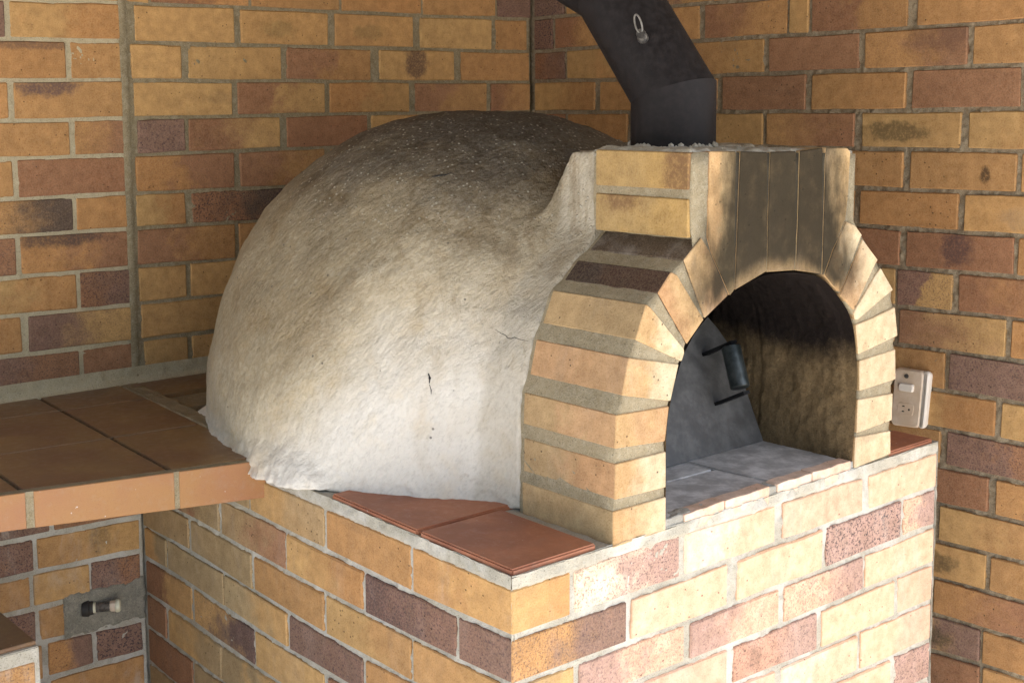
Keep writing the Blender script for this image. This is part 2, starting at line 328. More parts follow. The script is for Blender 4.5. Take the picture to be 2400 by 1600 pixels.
SIDE = [
 (0.0096,0.2682,-0.0801,-0.0868,-0.0058,-0.0057,'yo'),
 (0.2752,0.5506,-0.0869,-0.088,-0.0057,-0.0081,'oo'),
 (0.5604,0.8481,-0.0879,-0.0851,-0.0083,-0.0088,'ty'),
 (0.8567,1.1397,-0.085,-0.0841,-0.0088,-0.0086,'tr'),
 (1.1503,1.385,-0.0841,-0.0845,-0.0086,-0.0085,'tt'),
 (0.01,0.1392,-0.1614,-0.1666,-0.0899,-0.0933,'pp'),
 (0.1462,0.4185,-0.1669,-0.1732,-0.0934,-0.0978,'pb'),
 (0.4275,0.7017,-0.1733,-0.1744,-0.0979,-0.097,'oy'),
 (0.711,0.9845,-0.1744,-0.1722,-0.0969,-0.0944,'rt'),
 (0.996,1.2802,-0.1721,-0.1697,-0.0944,-0.0941,'tr'),
 (1.2872,1.39,-0.1697,-0.1694,-0.0941,-0.0943,'rt'),
 (0.0105,0.2715,-0.2374,-0.2542,-0.1712,-0.1788,'yo'),
 (0.2785,0.557,-0.2546,-0.2597,-0.1789,-0.1829,'oy'),
 (0.5662,0.8429,-0.2597,-0.2599,-0.1829,-0.1836,'oo'),
 (0.855,1.1368,-0.2597,-0.253,-0.1834,-0.1801,'tt'),
 (1.1496,1.39,-0.2531,-0.2558,-0.18,-0.1792,'tt'),
 (0.0109,0.1413,-0.312,-0.3194,-0.2472,-0.2557,'oo'),
 (0.1483,0.4234,-0.3198,-0.3355,-0.2561,-0.2693,'yo'),
 (0.4325,0.701,-0.336,-0.3416,-0.2694,-0.2703,'pp'),
 (0.7103,0.9782,-0.3417,-0.3369,-0.2703,-0.2651,'yt'),
 (0.9852,1.2621,-0.3367,-0.3329,-0.265,-0.2637,'tt'),
 (1.2716,1.39,-0.3333,-0.3381,-0.2639,-0.2656,'ty'),
 (0.0115,0.2749,-0.4276,-0.4276,-0.3218,-0.3368,'ry'),
 (0.2819,0.5586,-0.4276,-0.4276,-0.3372,-0.3504,'pr'),
 (0.5734,0.8428,-0.4276,-0.4299,-0.3505,-0.3525,'yy'),
 (0.8531,1.1336,-0.43,-0.4256,-0.3522,-0.3461,'by'),
 (1.1444,1.39,-0.4254,-0.4286,-0.3458,-0.3479,'yr'),
 (0.012,0.1437,-0.5139,-0.5139,-0.4374,-0.4374,'oo'),
 (0.1507,0.4285,-0.5139,-0.5139,-0.4374,-0.4374,'oy'),
 (0.4376,0.7087,-0.5139,-0.5139,-0.4374,-0.4374,'pr'),
 (0.7185,0.9961,-0.514,-0.5218,-0.4376,-0.4394,'yt'),
 (1.0035,1.2725,-0.522,-0.5169,-0.4392,-0.437,'ty'),
 (1.2841,1.39,-0.5168,-0.5157,-0.4371,-0.4384,'rr'),
 (0.0142,0.2898,-0.6137,-0.6137,-0.5237,-0.5237,'tt'),
 (0.2972,0.5728,-0.6137,-0.6137,-0.5237,-0.5237,'tt'),
 (0.5802,0.8486,-0.6137,-0.6137,-0.5237,-0.5275,'rr'),
 (0.8574,1.1422,-0.6137,-0.6134,-0.5277,-0.5291,'yt'),
 (1.1525,1.39,-0.6134,-0.6075,-0.5289,-0.5255,'rr'),
 (0.0,0.2744,-0.6997,-0.6997,-0.6235,-0.6235,'rr'),
 (0.2818,0.5574,-0.6997,-0.6997,-0.6235,-0.6235,'pp'),
 (0.5648,0.8404,-0.6997,-0.6997,-0.6235,-0.6235,'tt'),
 (0.8478,1.1234,-0.6997,-0.6995,-0.6235,-0.6233,'tt'),
 (1.1308,1.39,-0.6995,-0.6935,-0.6233,-0.6173,'tt'),
 (0.0,0.1329,-0.7857,-0.7857,-0.7095,-0.7095,'yy'),
 (0.1403,0.4159,-0.7857,-0.7857,-0.7095,-0.7095,'rr'),
 (0.4233,0.6989,-0.7857,-0.7857,-0.7095,-0.7095,'tt'),
 (0.7063,0.9819,-0.7857,-0.7857,-0.7095,-0.7095,'tt'),
 (0.9893,1.2649,-0.7857,-0.784,-0.7095,-0.7078,'rr'),
 (1.2723,1.39,-0.7838,-0.7795,-0.7076,-0.7033,'oo'),
 (0.0,0.2744,-0.8717,-0.8717,-0.7955,-0.7955,'oo'),
 (0.2818,0.5574,-0.8717,-0.8717,-0.7955,-0.7955,'oo'),
 (0.5648,0.8404,-0.8717,-0.8717,-0.7955,-0.7955,'tt'),
 (0.8478,1.1234,-0.8717,-0.8715,-0.7955,-0.7953,'tr'),
 (1.1308,1.39,-0.8715,-0.8655,-0.7953,-0.7893,'rr'),
 (0.0,0.1329,-0.9577,-0.9577,-0.8815,-0.8815,'yy'),
 (0.1403,0.4159,-0.9577,-0.9577,-0.8815,-0.8815,'tr'),
 (0.4233,0.6989,-0.9577,-0.9577,-0.8815,-0.8815,'tt'),
 (0.7063,0.9819,-0.9577,-0.9577,-0.8815,-0.8815,'pp'),
 (0.9893,1.2649,-0.9577,-0.956,-0.8815,-0.8798,'tt'),
 (1.2723,1.39,-0.9558,-0.9515,-0.8796,-0.8753,'pp'),]
FRONT = [
 (0.0,0.1313,-0.077,-0.0786,-0.0042,-0.0052,'yo'),
 (0.1419,0.4087,-0.0788,-0.0815,-0.0053,-0.0029,'cp'),
 (0.422,0.6878,-0.0814,-0.0785,-0.0031,-0.0064,'cy'),
 (0.7124,0.9792,-0.0783,-0.0784,-0.0067,-0.0076,'oo'),
 (1.0031,1.262,-0.0785,-0.0798,-0.0076,-0.0074,'yy'),
 (0.0,0.2688,-0.1581,-0.1632,-0.0872,-0.0919,'op'),
 (0.2816,0.5417,-0.1635,-0.167,-0.092,-0.0897,'yy'),
 (0.5746,0.8414,-0.1671,-0.1693,-0.0894,-0.0879,'yy'),
 (0.8578,1.1287,-0.1695,-0.1653,-0.0879,-0.0888,'pp'),
 (1.1396,1.262,-0.1651,-0.1668,-0.0889,-0.09,'op'),
 (0.0,0.1408,-0.2369,-0.2385,-0.1683,-0.1709,'ty'),
 (0.1537,0.4234,-0.2386,-0.243,-0.1711,-0.1765,'po'),
 (0.4412,0.7044,-0.2435,-0.2491,-0.1766,-0.1773,'po'),
 (0.7212,0.9892,-0.2493,-0.2486,-0.1776,-0.1791,'op'),
 (1.001,1.262,-0.2487,-0.254,-0.1789,-0.177,'yy'),
 (0.0,0.2726,-0.3159,-0.3192,-0.2471,-0.2507,'oo'),
 (0.2834,0.5484,-0.3196,-0.3277,-0.2509,-0.2566,'oo'),
 (0.5664,0.831,-0.3282,-0.3346,-0.257,-0.2602,'rp'),
 (0.849,1.1105,-0.3348,-0.3373,-0.2602,-0.2597,'yy'),
 (1.1281,1.262,-0.3377,-0.3403,-0.26,-0.2642,'oo'),
 (0.0,0.1465,-0.4047,-0.4047,-0.3261,-0.3261,'yy'),
 (0.1543,0.4217,-0.4047,-0.4047,-0.3261,-0.3342,'yo'),
 (0.4373,0.6991,-0.4053,-0.4145,-0.3347,-0.3422,'yo'),
 (0.7161,0.9759,-0.4151,-0.4233,-0.3427,-0.3449,'cy'),
 (0.9894,1.262,-0.4237,-0.4313,-0.345,-0.3505,'yo'),
 (0.0023,0.2775,-0.4982,-0.4982,-0.4149,-0.4149,'oo'),
 (0.2853,0.5463,-0.4982,-0.4982,-0.4149,-0.4193,'po'),
 (0.5645,0.8321,-0.4982,-0.504,-0.42,-0.4289,'yy'),
 (0.8506,1.1056,-0.5049,-0.5164,-0.4295,-0.4362,'yy'),
 (1.1234,1.262,-0.5171,-0.5229,-0.4367,-0.4415,'pp'),
 (0.0,0.1325,-0.5842,-0.5842,-0.5084,-0.5084,'ry'),
 (0.1403,0.4155,-0.5842,-0.5842,-0.5084,-0.5084,'oo'),
 (0.4233,0.6985,-0.5842,-0.5842,-0.5084,-0.5084,'oo'),
 (0.7063,0.9815,-0.5842,-0.5976,-0.5084,-0.5218,'oo'),
 (0.9893,1.262,-0.598,-0.6089,-0.5222,-0.5331,'rr'),
 (0.0,0.274,-0.6702,-0.6702,-0.5944,-0.5944,'oo'),
 (0.2818,0.557,-0.6702,-0.6702,-0.5944,-0.5944,'oo'),
 (0.5648,0.84,-0.6702,-0.6764,-0.5944,-0.6006,'pp'),
 (0.8478,1.123,-0.6768,-0.6891,-0.601,-0.6133,'oo'),
 (1.1308,1.262,-0.6894,-0.6949,-0.6136,-0.6191,'oo'),
 (0.0,0.1325,-0.7562,-0.7562,-0.6804,-0.6804,'rr'),
 (0.1403,0.4155,-0.7562,-0.7562,-0.6804,-0.6804,'oo'),
 (0.4233,0.6985,-0.7562,-0.7562,-0.6804,-0.6804,'pp'),
 (0.7063,0.9815,-0.7562,-0.7696,-0.6804,-0.6938,'yy'),
 (0.9893,1.262,-0.77,-0.7809,-0.6942,-0.7051,'rr'),
 (0.0,0.274,-0.8422,-0.8422,-0.7664,-0.7664,'oo'),
 (0.2818,0.557,-0.8422,-0.8422,-0.7664,-0.7664,'oo'),
 (0.5648,0.84,-0.8422,-0.8484,-0.7664,-0.7726,'pp'),
 (0.8478,1.123,-0.8488,-0.8611,-0.773,-0.7853,'rr'),
 (1.1308,1.262,-0.8614,-0.8669,-0.7856,-0.7911,'pp'),
 (0.0,0.1325,-0.9282,-0.9282,-0.8524,-0.8524,'rr'),
 (0.1403,0.4155,-0.9282,-0.9282,-0.8524,-0.8524,'rr'),
 (0.4233,0.6985,-0.9282,-0.9282,-0.8524,-0.8524,'oo'),
 (0.7063,0.9815,-0.9282,-0.9416,-0.8524,-0.8658,'yy'),
 (0.9893,1.262,-0.942,-0.9529,-0.8662,-0.8771,'yo'),]
LOWER = [
 (-0.62,-0.4903,-0.0449,-0.0449,0.0281,0.0281,'yy'),
 (-0.4797,-0.2073,-0.0449,-0.0494,0.0281,0.0236,'rr'),
 (-0.1967,0.03,-0.0494,-0.0584,0.0236,0.0146,'pp'),
 (-0.62,-0.3488,-0.1309,-0.1309,-0.0579,-0.0579,'oy'),
 (-0.3382,-0.0658,-0.1309,-0.1381,-0.0579,-0.0651,'oy'),
 (-0.0552,0.03,-0.1389,-0.1444,-0.0659,-0.0714,'yr'),
 (-0.62,-0.4903,-0.2169,-0.2169,-0.1439,-0.1439,'yy'),
 (-0.4797,-0.2073,-0.2169,-0.2214,-0.1439,-0.1484,'pp'),
 (-0.1967,0.03,-0.2214,-0.2304,-0.1484,-0.1574,'rr'),
 (-0.62,-0.4999,-0.3079,-0.3079,-0.2299,-0.2299,'yy'),
 (-0.4893,-0.2492,-0.3079,-0.3078,-0.2299,-0.2344,'rp'),
 (-0.239,0.0214,-0.308,-0.3163,-0.2347,-0.2434,'oyb'),
 (-0.62,-0.4758,-0.3938,-0.3938,-0.3209,-0.3209,'oo'),
 (-0.4652,-0.2599,-0.3938,-0.3951,-0.3209,-0.3208,'yo'),
 (-0.2529,-0.1138,-0.3952,-0.396,-0.3208,-0.3243,'yy'),
 (-0.1068,0.0206,-0.3962,-0.4022,-0.3246,-0.3293,'pr'),
 (-0.62,-0.4987,-0.4795,-0.4795,-0.4068,-0.4068,'ro'),
 (-0.4881,-0.2525,-0.4795,-0.4828,-0.4068,-0.4083,'rp'),
 (-0.241,-0.1778,-0.4832,-0.4853,-0.4084,-0.4087,'oo'),
 (-0.62,-0.4671,-0.5683,-0.5683,-0.4925,-0.4925,'oo'),
 (-0.4565,-0.2408,-0.5683,-0.5751,-0.4925,-0.4962,'oo'),
 (-0.2251,-0.1132,-0.5757,-0.574,-0.4967,-0.5004,'op'),
 (-0.1019,0.0196,-0.5744,-0.58,-0.5008,-0.5083,'pp'),
 (-0.62,-0.5086,-0.658,-0.658,-0.5813,-0.5813,'po'),
 (-0.498,-0.2399,-0.658,-0.666,-0.5813,-0.5882,'po'),
 (-0.2215,0.0188,-0.6662,-0.6711,-0.5887,-0.593,'oo'),
 (-0.62,-0.4903,-0.744,-0.744,-0.671,-0.671,'pp'),
 (-0.4797,-0.2073,-0.744,-0.752,-0.671,-0.679,'oy'),
 (-0.1967,0.03,-0.7519,-0.7571,-0.6789,-0.6841,'oo'),
 (-0.62,-0.3488,-0.83,-0.83,-0.757,-0.757,'pp'),
 (-0.3382,-0.0658,-0.8308,-0.839,-0.7578,-0.766,'or'),
 (-0.0552,0.03,-0.8395,-0.8431,-0.7665,-0.7701,'rr'),
 (-0.62,-0.4903,-0.916,-0.916,-0.843,-0.843,'yy'),
 (-0.4797,-0.2073,-0.916,-0.924,-0.843,-0.851,'pp'),
 (-0.1967,0.03,-0.9239,-0.9291,-0.8509,-0.8561,'yp'),]
ARCH = [
 ('yc','yt',[(0.2329,0.0143),(0.2326,0.0778),(0.3666,0.0768),(0.3668,0.0149)]),
 ('yc','tp',[(0.2355,0.0982),(0.2366,0.1605),(0.3659,0.159),(0.3669,0.0942)]),
 ('yo','yo',[(0.2349,0.1875),(0.239,0.2448),(0.3725,0.2394),(0.364,0.1777)]),
 ('yc','or',[(0.2521,0.277),(0.2681,0.3398),(0.398,0.3108),(0.3762,0.2484)]),
 ('yc','yt',[(0.2852,0.3686),(0.3105,0.4268),(0.323,0.4198),(0.4101,0.3367),(0.412,0.3292),(0.4055,0.3149)]),
 ('oy','yr',[(0.3399,0.4436),(0.3746,0.4766),(0.3904,0.4701),(0.4627,0.3833),(0.4181,0.3441)]),
 ('yo','dd',[(0.4065,0.495),(0.4529,0.5305),(0.4762,0.5063),(0.5298,0.4195),(0.4661,0.3847)]),
 ('yt','oo',[(0.4854,0.4967),(0.4707,0.5292),(0.4735,0.6822),(0.5466,0.6799),(0.5478,0.5058),(0.5469,0.4272),(0.5354,0.4189)]),
 ('tt','tt',[(0.5511,0.4276),(0.5592,0.6795),(0.6381,0.6755),(0.6406,0.4985),(0.6425,0.4536)]),
 ('tt','tt',[(0.6458,0.4521),(0.6447,0.5545),(0.6475,0.6755),(0.7256,0.6742),(0.7294,0.532),(0.7289,0.448)]),
 ('tt','tt',[(0.7332,0.4473),(0.7351,0.5316),(0.7368,0.6744),(0.8095,0.6784),(0.8138,0.5437),(0.811,0.4342)]),
 ('ty','yy',[(0.8185,0.4308),(0.8196,0.5433),(0.8212,0.6782),(0.8914,0.6754),(0.9015,0.6686),(0.8968,0.574),(0.8913,0.5343),(0.8282,0.4459)]),
 ('yc','yy',[(0.8261,0.4301),(0.8547,0.4776),(0.8945,0.5305),(0.9233,0.5214),(0.9508,0.4997),(0.9435,0.4902),(0.8805,0.3916),(0.8735,0.3931)]),
 ('pc','yy',[(0.8794,0.3852),(0.9529,0.4904),(1.0078,0.4445),(0.9925,0.4282),(0.9288,0.3494)]),
 ('cc','yy',[(0.9285,0.344),(1.0034,0.4147),(1.0199,0.4266),(1.0681,0.3763),(1.0386,0.3656),(0.9469,0.3286),(0.934,0.3297)]),
 ('cc','yy',[(0.9382,0.3184),(0.9905,0.3253),(1.0756,0.3398),(1.0895,0.2774),(1.0647,0.2738),(0.9504,0.256)]),
 ('cc','yy',[(0.9546,0.2424),(1.0844,0.2494),(1.088,0.185),(0.9577,0.1794)]),
 ('cc','yy',[(0.9527,0.162),(1.0783,0.1563),(1.079,0.0984),(0.9521,0.0925)]),
 ('cc','yy',[(0.9479,0.0844),(1.0741,0.0767),(1.0769,0.0264),(0.9452,0.0192)]),]
ARCH_OUT = [(0.2329, 0.0097), (0.2326, 0.0778), (0.2366, 0.1605), (0.2339, 0.187), (0.239, 0.2448), (0.2521, 0.277), (0.2681, 0.3398), (0.2852, 0.3686), (0.3105, 0.4268), (0.3399, 0.4436), (0.3746, 0.4766), (0.4065, 0.495), (0.4511, 0.5307), (0.4264, 0.5346), (0.4238, 0.6101), (0.4273, 0.684), (0.924, 0.6652), (0.9237, 0.6083), (0.9228, 0.5314), (0.9508, 0.4997), (1.0078, 0.4445), (1.0065, 0.4396), (1.0681, 0.3763), (1.0648, 0.3543), (1.0762, 0.3402), (1.0895, 0.2774), (1.0773, 0.2667), (1.0844, 0.2494), (1.088, 0.185), (1.0758, 0.1728), (1.0783, 0.1563), (1.079, 0.0984), (1.0725, 0.0892), (1.0741, 0.0767), (1.0771, 0.0223)]
ARCH_IN = [(0.3669, 0.0108), (0.3666, 0.0768), (0.3659, 0.159), (0.3635, 0.1749), (0.3725, 0.2394), (0.3762, 0.2484), (0.398, 0.3108), (0.4055, 0.3149), (0.412, 0.3292), (0.4181, 0.3441), (0.4627, 0.3833), (0.5326, 0.4189), (0.5469, 0.4272), (0.6425, 0.4536), (0.6458, 0.4521), (0.7289, 0.448), (0.811, 0.4342), (0.8245, 0.4276), (0.8262, 0.4285), (0.8736, 0.3923), (0.9233, 0.3459), (0.934, 0.3289), (0.9382, 0.3184), (0.9504, 0.256), (0.9546, 0.2424), (0.9577, 0.1794), (0.9527, 0.162), (0.9521, 0.0925), (0.9479, 0.0844), (0.9448, 0.0163)]
UX = 1.428
# ------------------------------------------------------------------ helpers
def rot_cols(r, u, b):
    return Matrix(((r[0], u[0], b[0], 0), (r[1], u[1], b[1], 0), (r[2], u[2], b[2], 0), (0, 0, 0, 1)))

def tag(o, label=None, cat=None, group=None, kind=None):
    if label: o['label'] = label
    if cat: o['category'] = cat
    if group: o['group'] = group
    if kind: o['kind'] = kind
    return o

def link(name, me, parent=None):
    o = bpy.data.objects.new(name, me)
    COL.objects.link(o)
    if parent: o.parent = parent
    return o

def empty(name, loc=(0, 0, 0)):
    o = bpy.data.objects.new(name, None)
    o.empty_display_size = .05
    COL.objects.link(o)
    o.location = loc
    return o

def child_of(o, parent):
    o.parent = parent
    o.matrix_parent_inverse = Matrix.Translation(-parent.location)
    return o

def mesh_np(name, verts, faces, mats, smooth=False, uvs=None, midx=None):
    me = bpy.data.meshes.new(name)
    me.from_pydata([tuple(map(float, v)) for v in verts], [], [tuple(map(int, f)) for f in faces])
    for m in mats: me.materials.append(m)
    if smooth: me.polygons.foreach_set('use_smooth', [True] * len(me.polygons))
    if midx is not None: me.polygons.foreach_set('material_index', midx)
    if uvs is not None:
        l = me.uv_layers.new(name='UVMap')
        l.data.foreach_set('uv', [c for t in uvs for c in t])
    me.update()
    return me

def grid_mesh(name, P, mats, smooth=True, drop=None):
    """P: (n, m, 3) array of points -> a sheet"""
    n, m = P.shape[:2]
    me = bpy.data.meshes.new(name)
    me.vertices.add(n * m)
    me.vertices.foreach_set('co', P.reshape(-1).astype(np.float32))
    i = np.arange((n - 1) * (m - 1)); r, c = i // (m - 1), i % (m - 1)
    a = r * m + c
    if drop is not None:
        D_ = drop.reshape(-1); keep = ~(D_[a] | D_[a + 1] | D_[a + m] | D_[a + m + 1]); a = a[keep]; i = i[keep]
    F = np.stack([a, a + 1, a + m + 1, a + m], 1).reshape(-1)
    me.loops.add(len(F)); me.polygons.add(len(i))
    me.loops.foreach_set('vertex_index', F.astype(np.int32))
    me.polygons.foreach_set('loop_start', (np.arange(len(i)) * 4).astype(np.int32))
    for mt in mats: me.materials.append(mt)
    if smooth: me.polygons.foreach_set('use_smooth', np.ones(len(i), bool))
    me.update(calc_edges=True); me.validate()
    return me

_rg = np.random.RandomState(7)
_LAT = _rg.rand(64, 64, 64).astype(np.float32)
def vnoise(x, y, z):
    """smooth value noise, -1..1, on arrays"""
    xi, yi, zi = np.floor(x).astype(int), np.floor(y).astype(int), np.floor(z).astype(int)
    fx, fy, fz = x - xi, y - yi, z - zi
    fx, fy, fz = [f * f * (3 - 2 * f) for f in (fx, fy, fz)]
    out = 0
    for dx in (0, 1):
        wx = fx if dx else 1 - fx
        for dy in (0, 1):
            wy = fy if dy else 1 - fy
            for dz in (0, 1):
                wz = fz if dz else 1 - fz
                out = out + _LAT[(xi + dx) % 64, (yi + dy) % 64, (zi + dz) % 64] * wx * wy * wz
    return out * 2 - 1

def fbm(x, y, z, sc, oct=3):
    t = 0; a = 1; s = sc; n = 0
    for k in range(oct):
        t = t + a * vnoise(x * s + 11.3 * k, y * s + 5.1 * k, z * s + 7.7 * k); n += a; a *= .55; s *= 2.03
    return t / n * 1.5

# ------------------------------------------------------------------ node helpers
class NT:
    def __init__(s, name):
        s.mat = bpy.data.materials.new(name); s.mat.use_nodes = True
        s.t = s.mat.node_tree; s.t.nodes.clear()
        s.out = s.n('ShaderNodeOutputMaterial'); s.bsdf = s.n('ShaderNodeBsdfPrincipled')
        s.l(s.bsdf.outputs[0], s.out.inputs[0])
        s.co = s.n('ShaderNodeTexCoord').outputs['Object']
    def n(s, ty, **kw):
        nd = s.t.nodes.new(ty)
        for k, v in kw.items():
            if k.startswith('i_'): nd.inputs[int(k[2:])].default_value = v
            else: setattr(nd, k, v)
        return nd
    def l(s, a, b): s.t.links.new(a, b)
    def val(s, inp, v):
        if isinstance(v, bpy.types.NodeSocket): s.l(v, inp)
        else: inp.default_value = v
    def math(s, op, a, b=0.0, c=0.0, clamp=False):
        nd = s.n('ShaderNodeMath', operation=op, use_clamp=clamp)
        for i, v in enumerate((a, b, c)): s.val(nd.inputs[i], v)
        return nd.outputs[0]
    def noise(s, scale, detail=3.0, rough=.5, co=None, dist=0.0, dims='3D'):
        nd = s.n('ShaderNodeTexNoise', noise_dimensions=dims)
        s.l(co or s.co, nd.inputs['Vector'])
        nd.inputs['Scale'].default_value = scale; nd.inputs['Detail'].default_value = detail
        nd.inputs['Roughness'].default_value = rough; nd.inputs['Distortion'].default_value = dist
        return nd.outputs['Fac']
    def ramp(s, v, a, b, lo=0.0, hi=1.0, smooth=True):
        nd = s.n('ShaderNodeMapRange', interpolation_type='SMOOTHSTEP' if smooth else 'LINEAR')
        s.val(nd.inputs[0], v)
        for i, x in zip((1, 2, 3, 4), (a, b, lo, hi)): s.val(nd.inputs[i], x)
        return nd.outputs[0]
    def mix(s, f, a, b, mode='MIX'):
        nd = s.n('ShaderNodeMix', data_type='RGBA', blend_type=mode)
        s.val(nd.inputs[0], f)
        for i, v in ((6, a), (7, b)):
            if isinstance(v, tuple) and len(v) == 3: v = (*v, 1)
            s.val(nd.inputs[i], v)
        return nd.outputs[2]
    def attr(s, name, ty='OBJECT'):
        nd = s.n('ShaderNodeAttribute', attribute_type=ty, attribute_name=name)
        return nd
    def scaled(s, vec, sc, off=None):
        nd = s.n('ShaderNodeVectorMath', operation='MULTIPLY'); s.l(vec, nd.inputs[0]); nd.inputs[1].default_value = sc
        if off is not None:
            n2 = s.n('ShaderNodeVectorMath', operation='ADD'); s.l(nd.outputs[0], n2.inputs[0]); s.l(off, n2.inputs[1]); return n2.outputs[0]
        return nd.outputs[0]
    def xyz(s, vec=None):
        nd = s.n('ShaderNodeSeparateXYZ'); s.l(vec or s.co, nd.inputs[0]); return nd.outputs
    def bump(s, h, strength=.5, dist=.002, normal=None):
        nd = s.n('ShaderNodeBump'); nd.inputs['Strength'].default_value = strength; nd.inputs['Distance'].default_value = dist
        s.l(h, nd.inputs['Height'])
        if normal: s.l(normal, nd.inputs['Normal'])
        return nd.outputs[0]
    def done(s, color, rough=.8, normal=None, metal=0.0, spec=.3):
        s.val(s.bsdf.inputs['Base Color'], color if not (isinstance(color, tuple) and len(color) == 3) else (*color, 1))
        s.val(s.bsdf.inputs['Roughness'], rough); s.bsdf.inputs['Metallic'].default_value = metal
        s.bsdf.inputs['Specular IOR Level'].default_value = spec
        if normal: s.l(normal, s.bsdf.inputs['Normal'])
        return s.mat

# ------------------------------------------------------------------ materials
def soot_over(m, col):
    p = m.xyz()
    nn = m.math('MULTIPLY', m.math('SUBTRACT', m.noise(11, 5, .6, m.scaled(m.co, (1.6, 1, .6))), .5), .17)
    ax = m.math('ABSOLUTE', m.math('ADD', m.math('SUBTRACT', p[0], .685), nn))
    wide = m.ramp(p[2], .44, .66, .30, .185, False)
    core = m.ramp(m.math('DIVIDE', ax, wide), 1.08, .62)
    up = m.ramp(m.math('ADD', p[2], nn), .335, .43)
    # the arris just over the mouth stays cleaner
    dd = m.math('SQRT', m.math('ADD', m.math('POWER', m.math('SUBTRACT', p[0], .672), 2.0), m.math('POWER', m.math('SUBTRACT', p[2], .175), 2.0)))
    lip = m.ramp(m.math('ADD', dd, m.math('MULTIPLY', nn, .35)), .272, .312)
    s = m.math('MULTIPLY', m.math('MULTIPLY', core, up), m.math('MULTIPLY_ADD', lip, .6, .4))
    s = m.math('MULTIPLY', s, m.ramp(m.noise(24, 5, .6), .2, .55, .9, 1))
    s = m.math('MULTIPLY', s, m.ramp(p[1], .03, .01))
    col = m.mix(m.math('MULTIPLY', s, .96), col, m.mix(m.noise(8, 3), (.020, .017, .012), (.036, .030, .020)))
    return col

def brick_material(name, ka, kb, soot=False):
    m = NT(name)
    ca, cb = m.attr(ka).outputs['Color'], m.attr(kb).outputs['Color']
    seed = m.attr('seed').outputs['Vector']
    add = m.n('ShaderNodeVectorMath', operation='ADD'); m.l(m.co, add.inputs[0]); m.l(seed, add.inputs[1]); co = add.outputs[0]
    uv = m.n('ShaderNodeTexCoord').outputs['UV']; ux = m.xyz(uv)
    n1 = m.noise(14, 5, .62, co)
    t = m.math('ADD', ux[0], m.math('MULTIPLY', m.math('SUBTRACT', n1, .5), 1.5))
    f = m.ramp(t, m.math('SUBTRACT', .5, m.attr('soft').outputs['Fac']), m.math('ADD', .5, m.attr('soft').outputs['Fac']))
    col = m.mix(f, ca, cb)
    # clouding of the fired clay: value and a little hue
    n2 = m.noise(38, 6, .6, co)
    g = m.ramp(n2, .25, .75, .74, 1.24, False)
    gx = m.n('ShaderNodeCombineXYZ'); m.l(g, gx.inputs[0]); m.l(m.math('POWER', g, 1.12), gx.inputs[1]); m.l(m.math('POWER', g, 1.3), gx.inputs[2])
    col = m.mix(1.0, col, gx.outputs[0], 'MULTIPLY')
    # grain
    n3 = m.noise(300, 4, .75, co)
    col = m.mix(m.ramp(n3, .35, .72, 0, .34), col, m.mix(.4, col, (.8, .62, .40)))
    col = m.mix(m.ramp(n3, .46, .32, 0, .50), col, m.mix(.6, col, (.06, .035, .02)))
    # dark speckle of the over-burnt bricks
    sp = m.attr('speck').outputs['Fac']
    n4 = m.noise(230, 4, .75, co)
    col = m.mix(m.math('MULTIPLY', m.ramp(n4, .50, .62), sp), col, (.055, .04, .045))
    # pits
    vo = m.n('ShaderNodeTexVoronoi', feature='F1'); m.l(co, vo.inputs['Vector']); vo.inputs['Scale'].default_value = 85
    pit = m.math('MULTIPLY', m.ramp(vo.outputs['Distance'], .20, .09), m.ramp(m.xyz(vo.outputs['Color'])[0], .86, .90))
    col = m.mix(m.math('MULTIPLY', pit, .75), col, (.035, .025, .02))
    # burnt patch with its own shape
    st = m.attr('stain'); sv = m.xyz(st.outputs['Vector'])
    sr = m.xyz(m.attr('srad').outputs['Vector'])
    dx = m.math('DIVIDE', m.math('SUBTRACT', ux[0], sv[0]), sr[0]); dy = m.math('DIVIDE', m.math('SUBTRACT', ux[1], sv[1]), sr[1])
    d = m.math('SQRT', m.math('ADD', m.math('MULTIPLY', dx, dx), m.math('MULTIPLY', dy, dy)))
    d = m.math('ADD', d, m.math('MULTIPLY', m.math('SUBTRACT', m.noise(42, 5, .65, co), .5), 1.5))
    col = m.mix(m.math('MULTIPLY', m.math('MULTIPLY', m.ramp(d, 1.25, .6), m.ramp(m.noise(160, 4, .7, co), .32, .56, .45, 1)), m.math('MULTIPLY', sv[2], .85)), col, m.attr('scol').outputs['Color'])
    # pale lime smears
    ef = m.attr('lime').outputs['Fac']
    n5 = m.noise(11, 6, .72, m.scaled(co, (1, 1, .35)), .4)
    col = m.mix(m.math('MULTIPLY', m.ramp(n5, .48, .80), ef), col, (.66, .60, .52))
    if soot: col = soot_over(m, col)
    h = m.math('ADD', m.math('MULTIPLY', m.noise(300, 4, .7, co), .6), m.math('MULTIPLY', n2, .8))
    h = m.math('SUBTRACT', h, m.math('MULTIPLY', pit, .8))
    return m.done(col, .95 if soot else m.ramp(n2, .3, .7, .7, .9), m.bump(h, .7, .0024), spec=.05 if soot else .2)

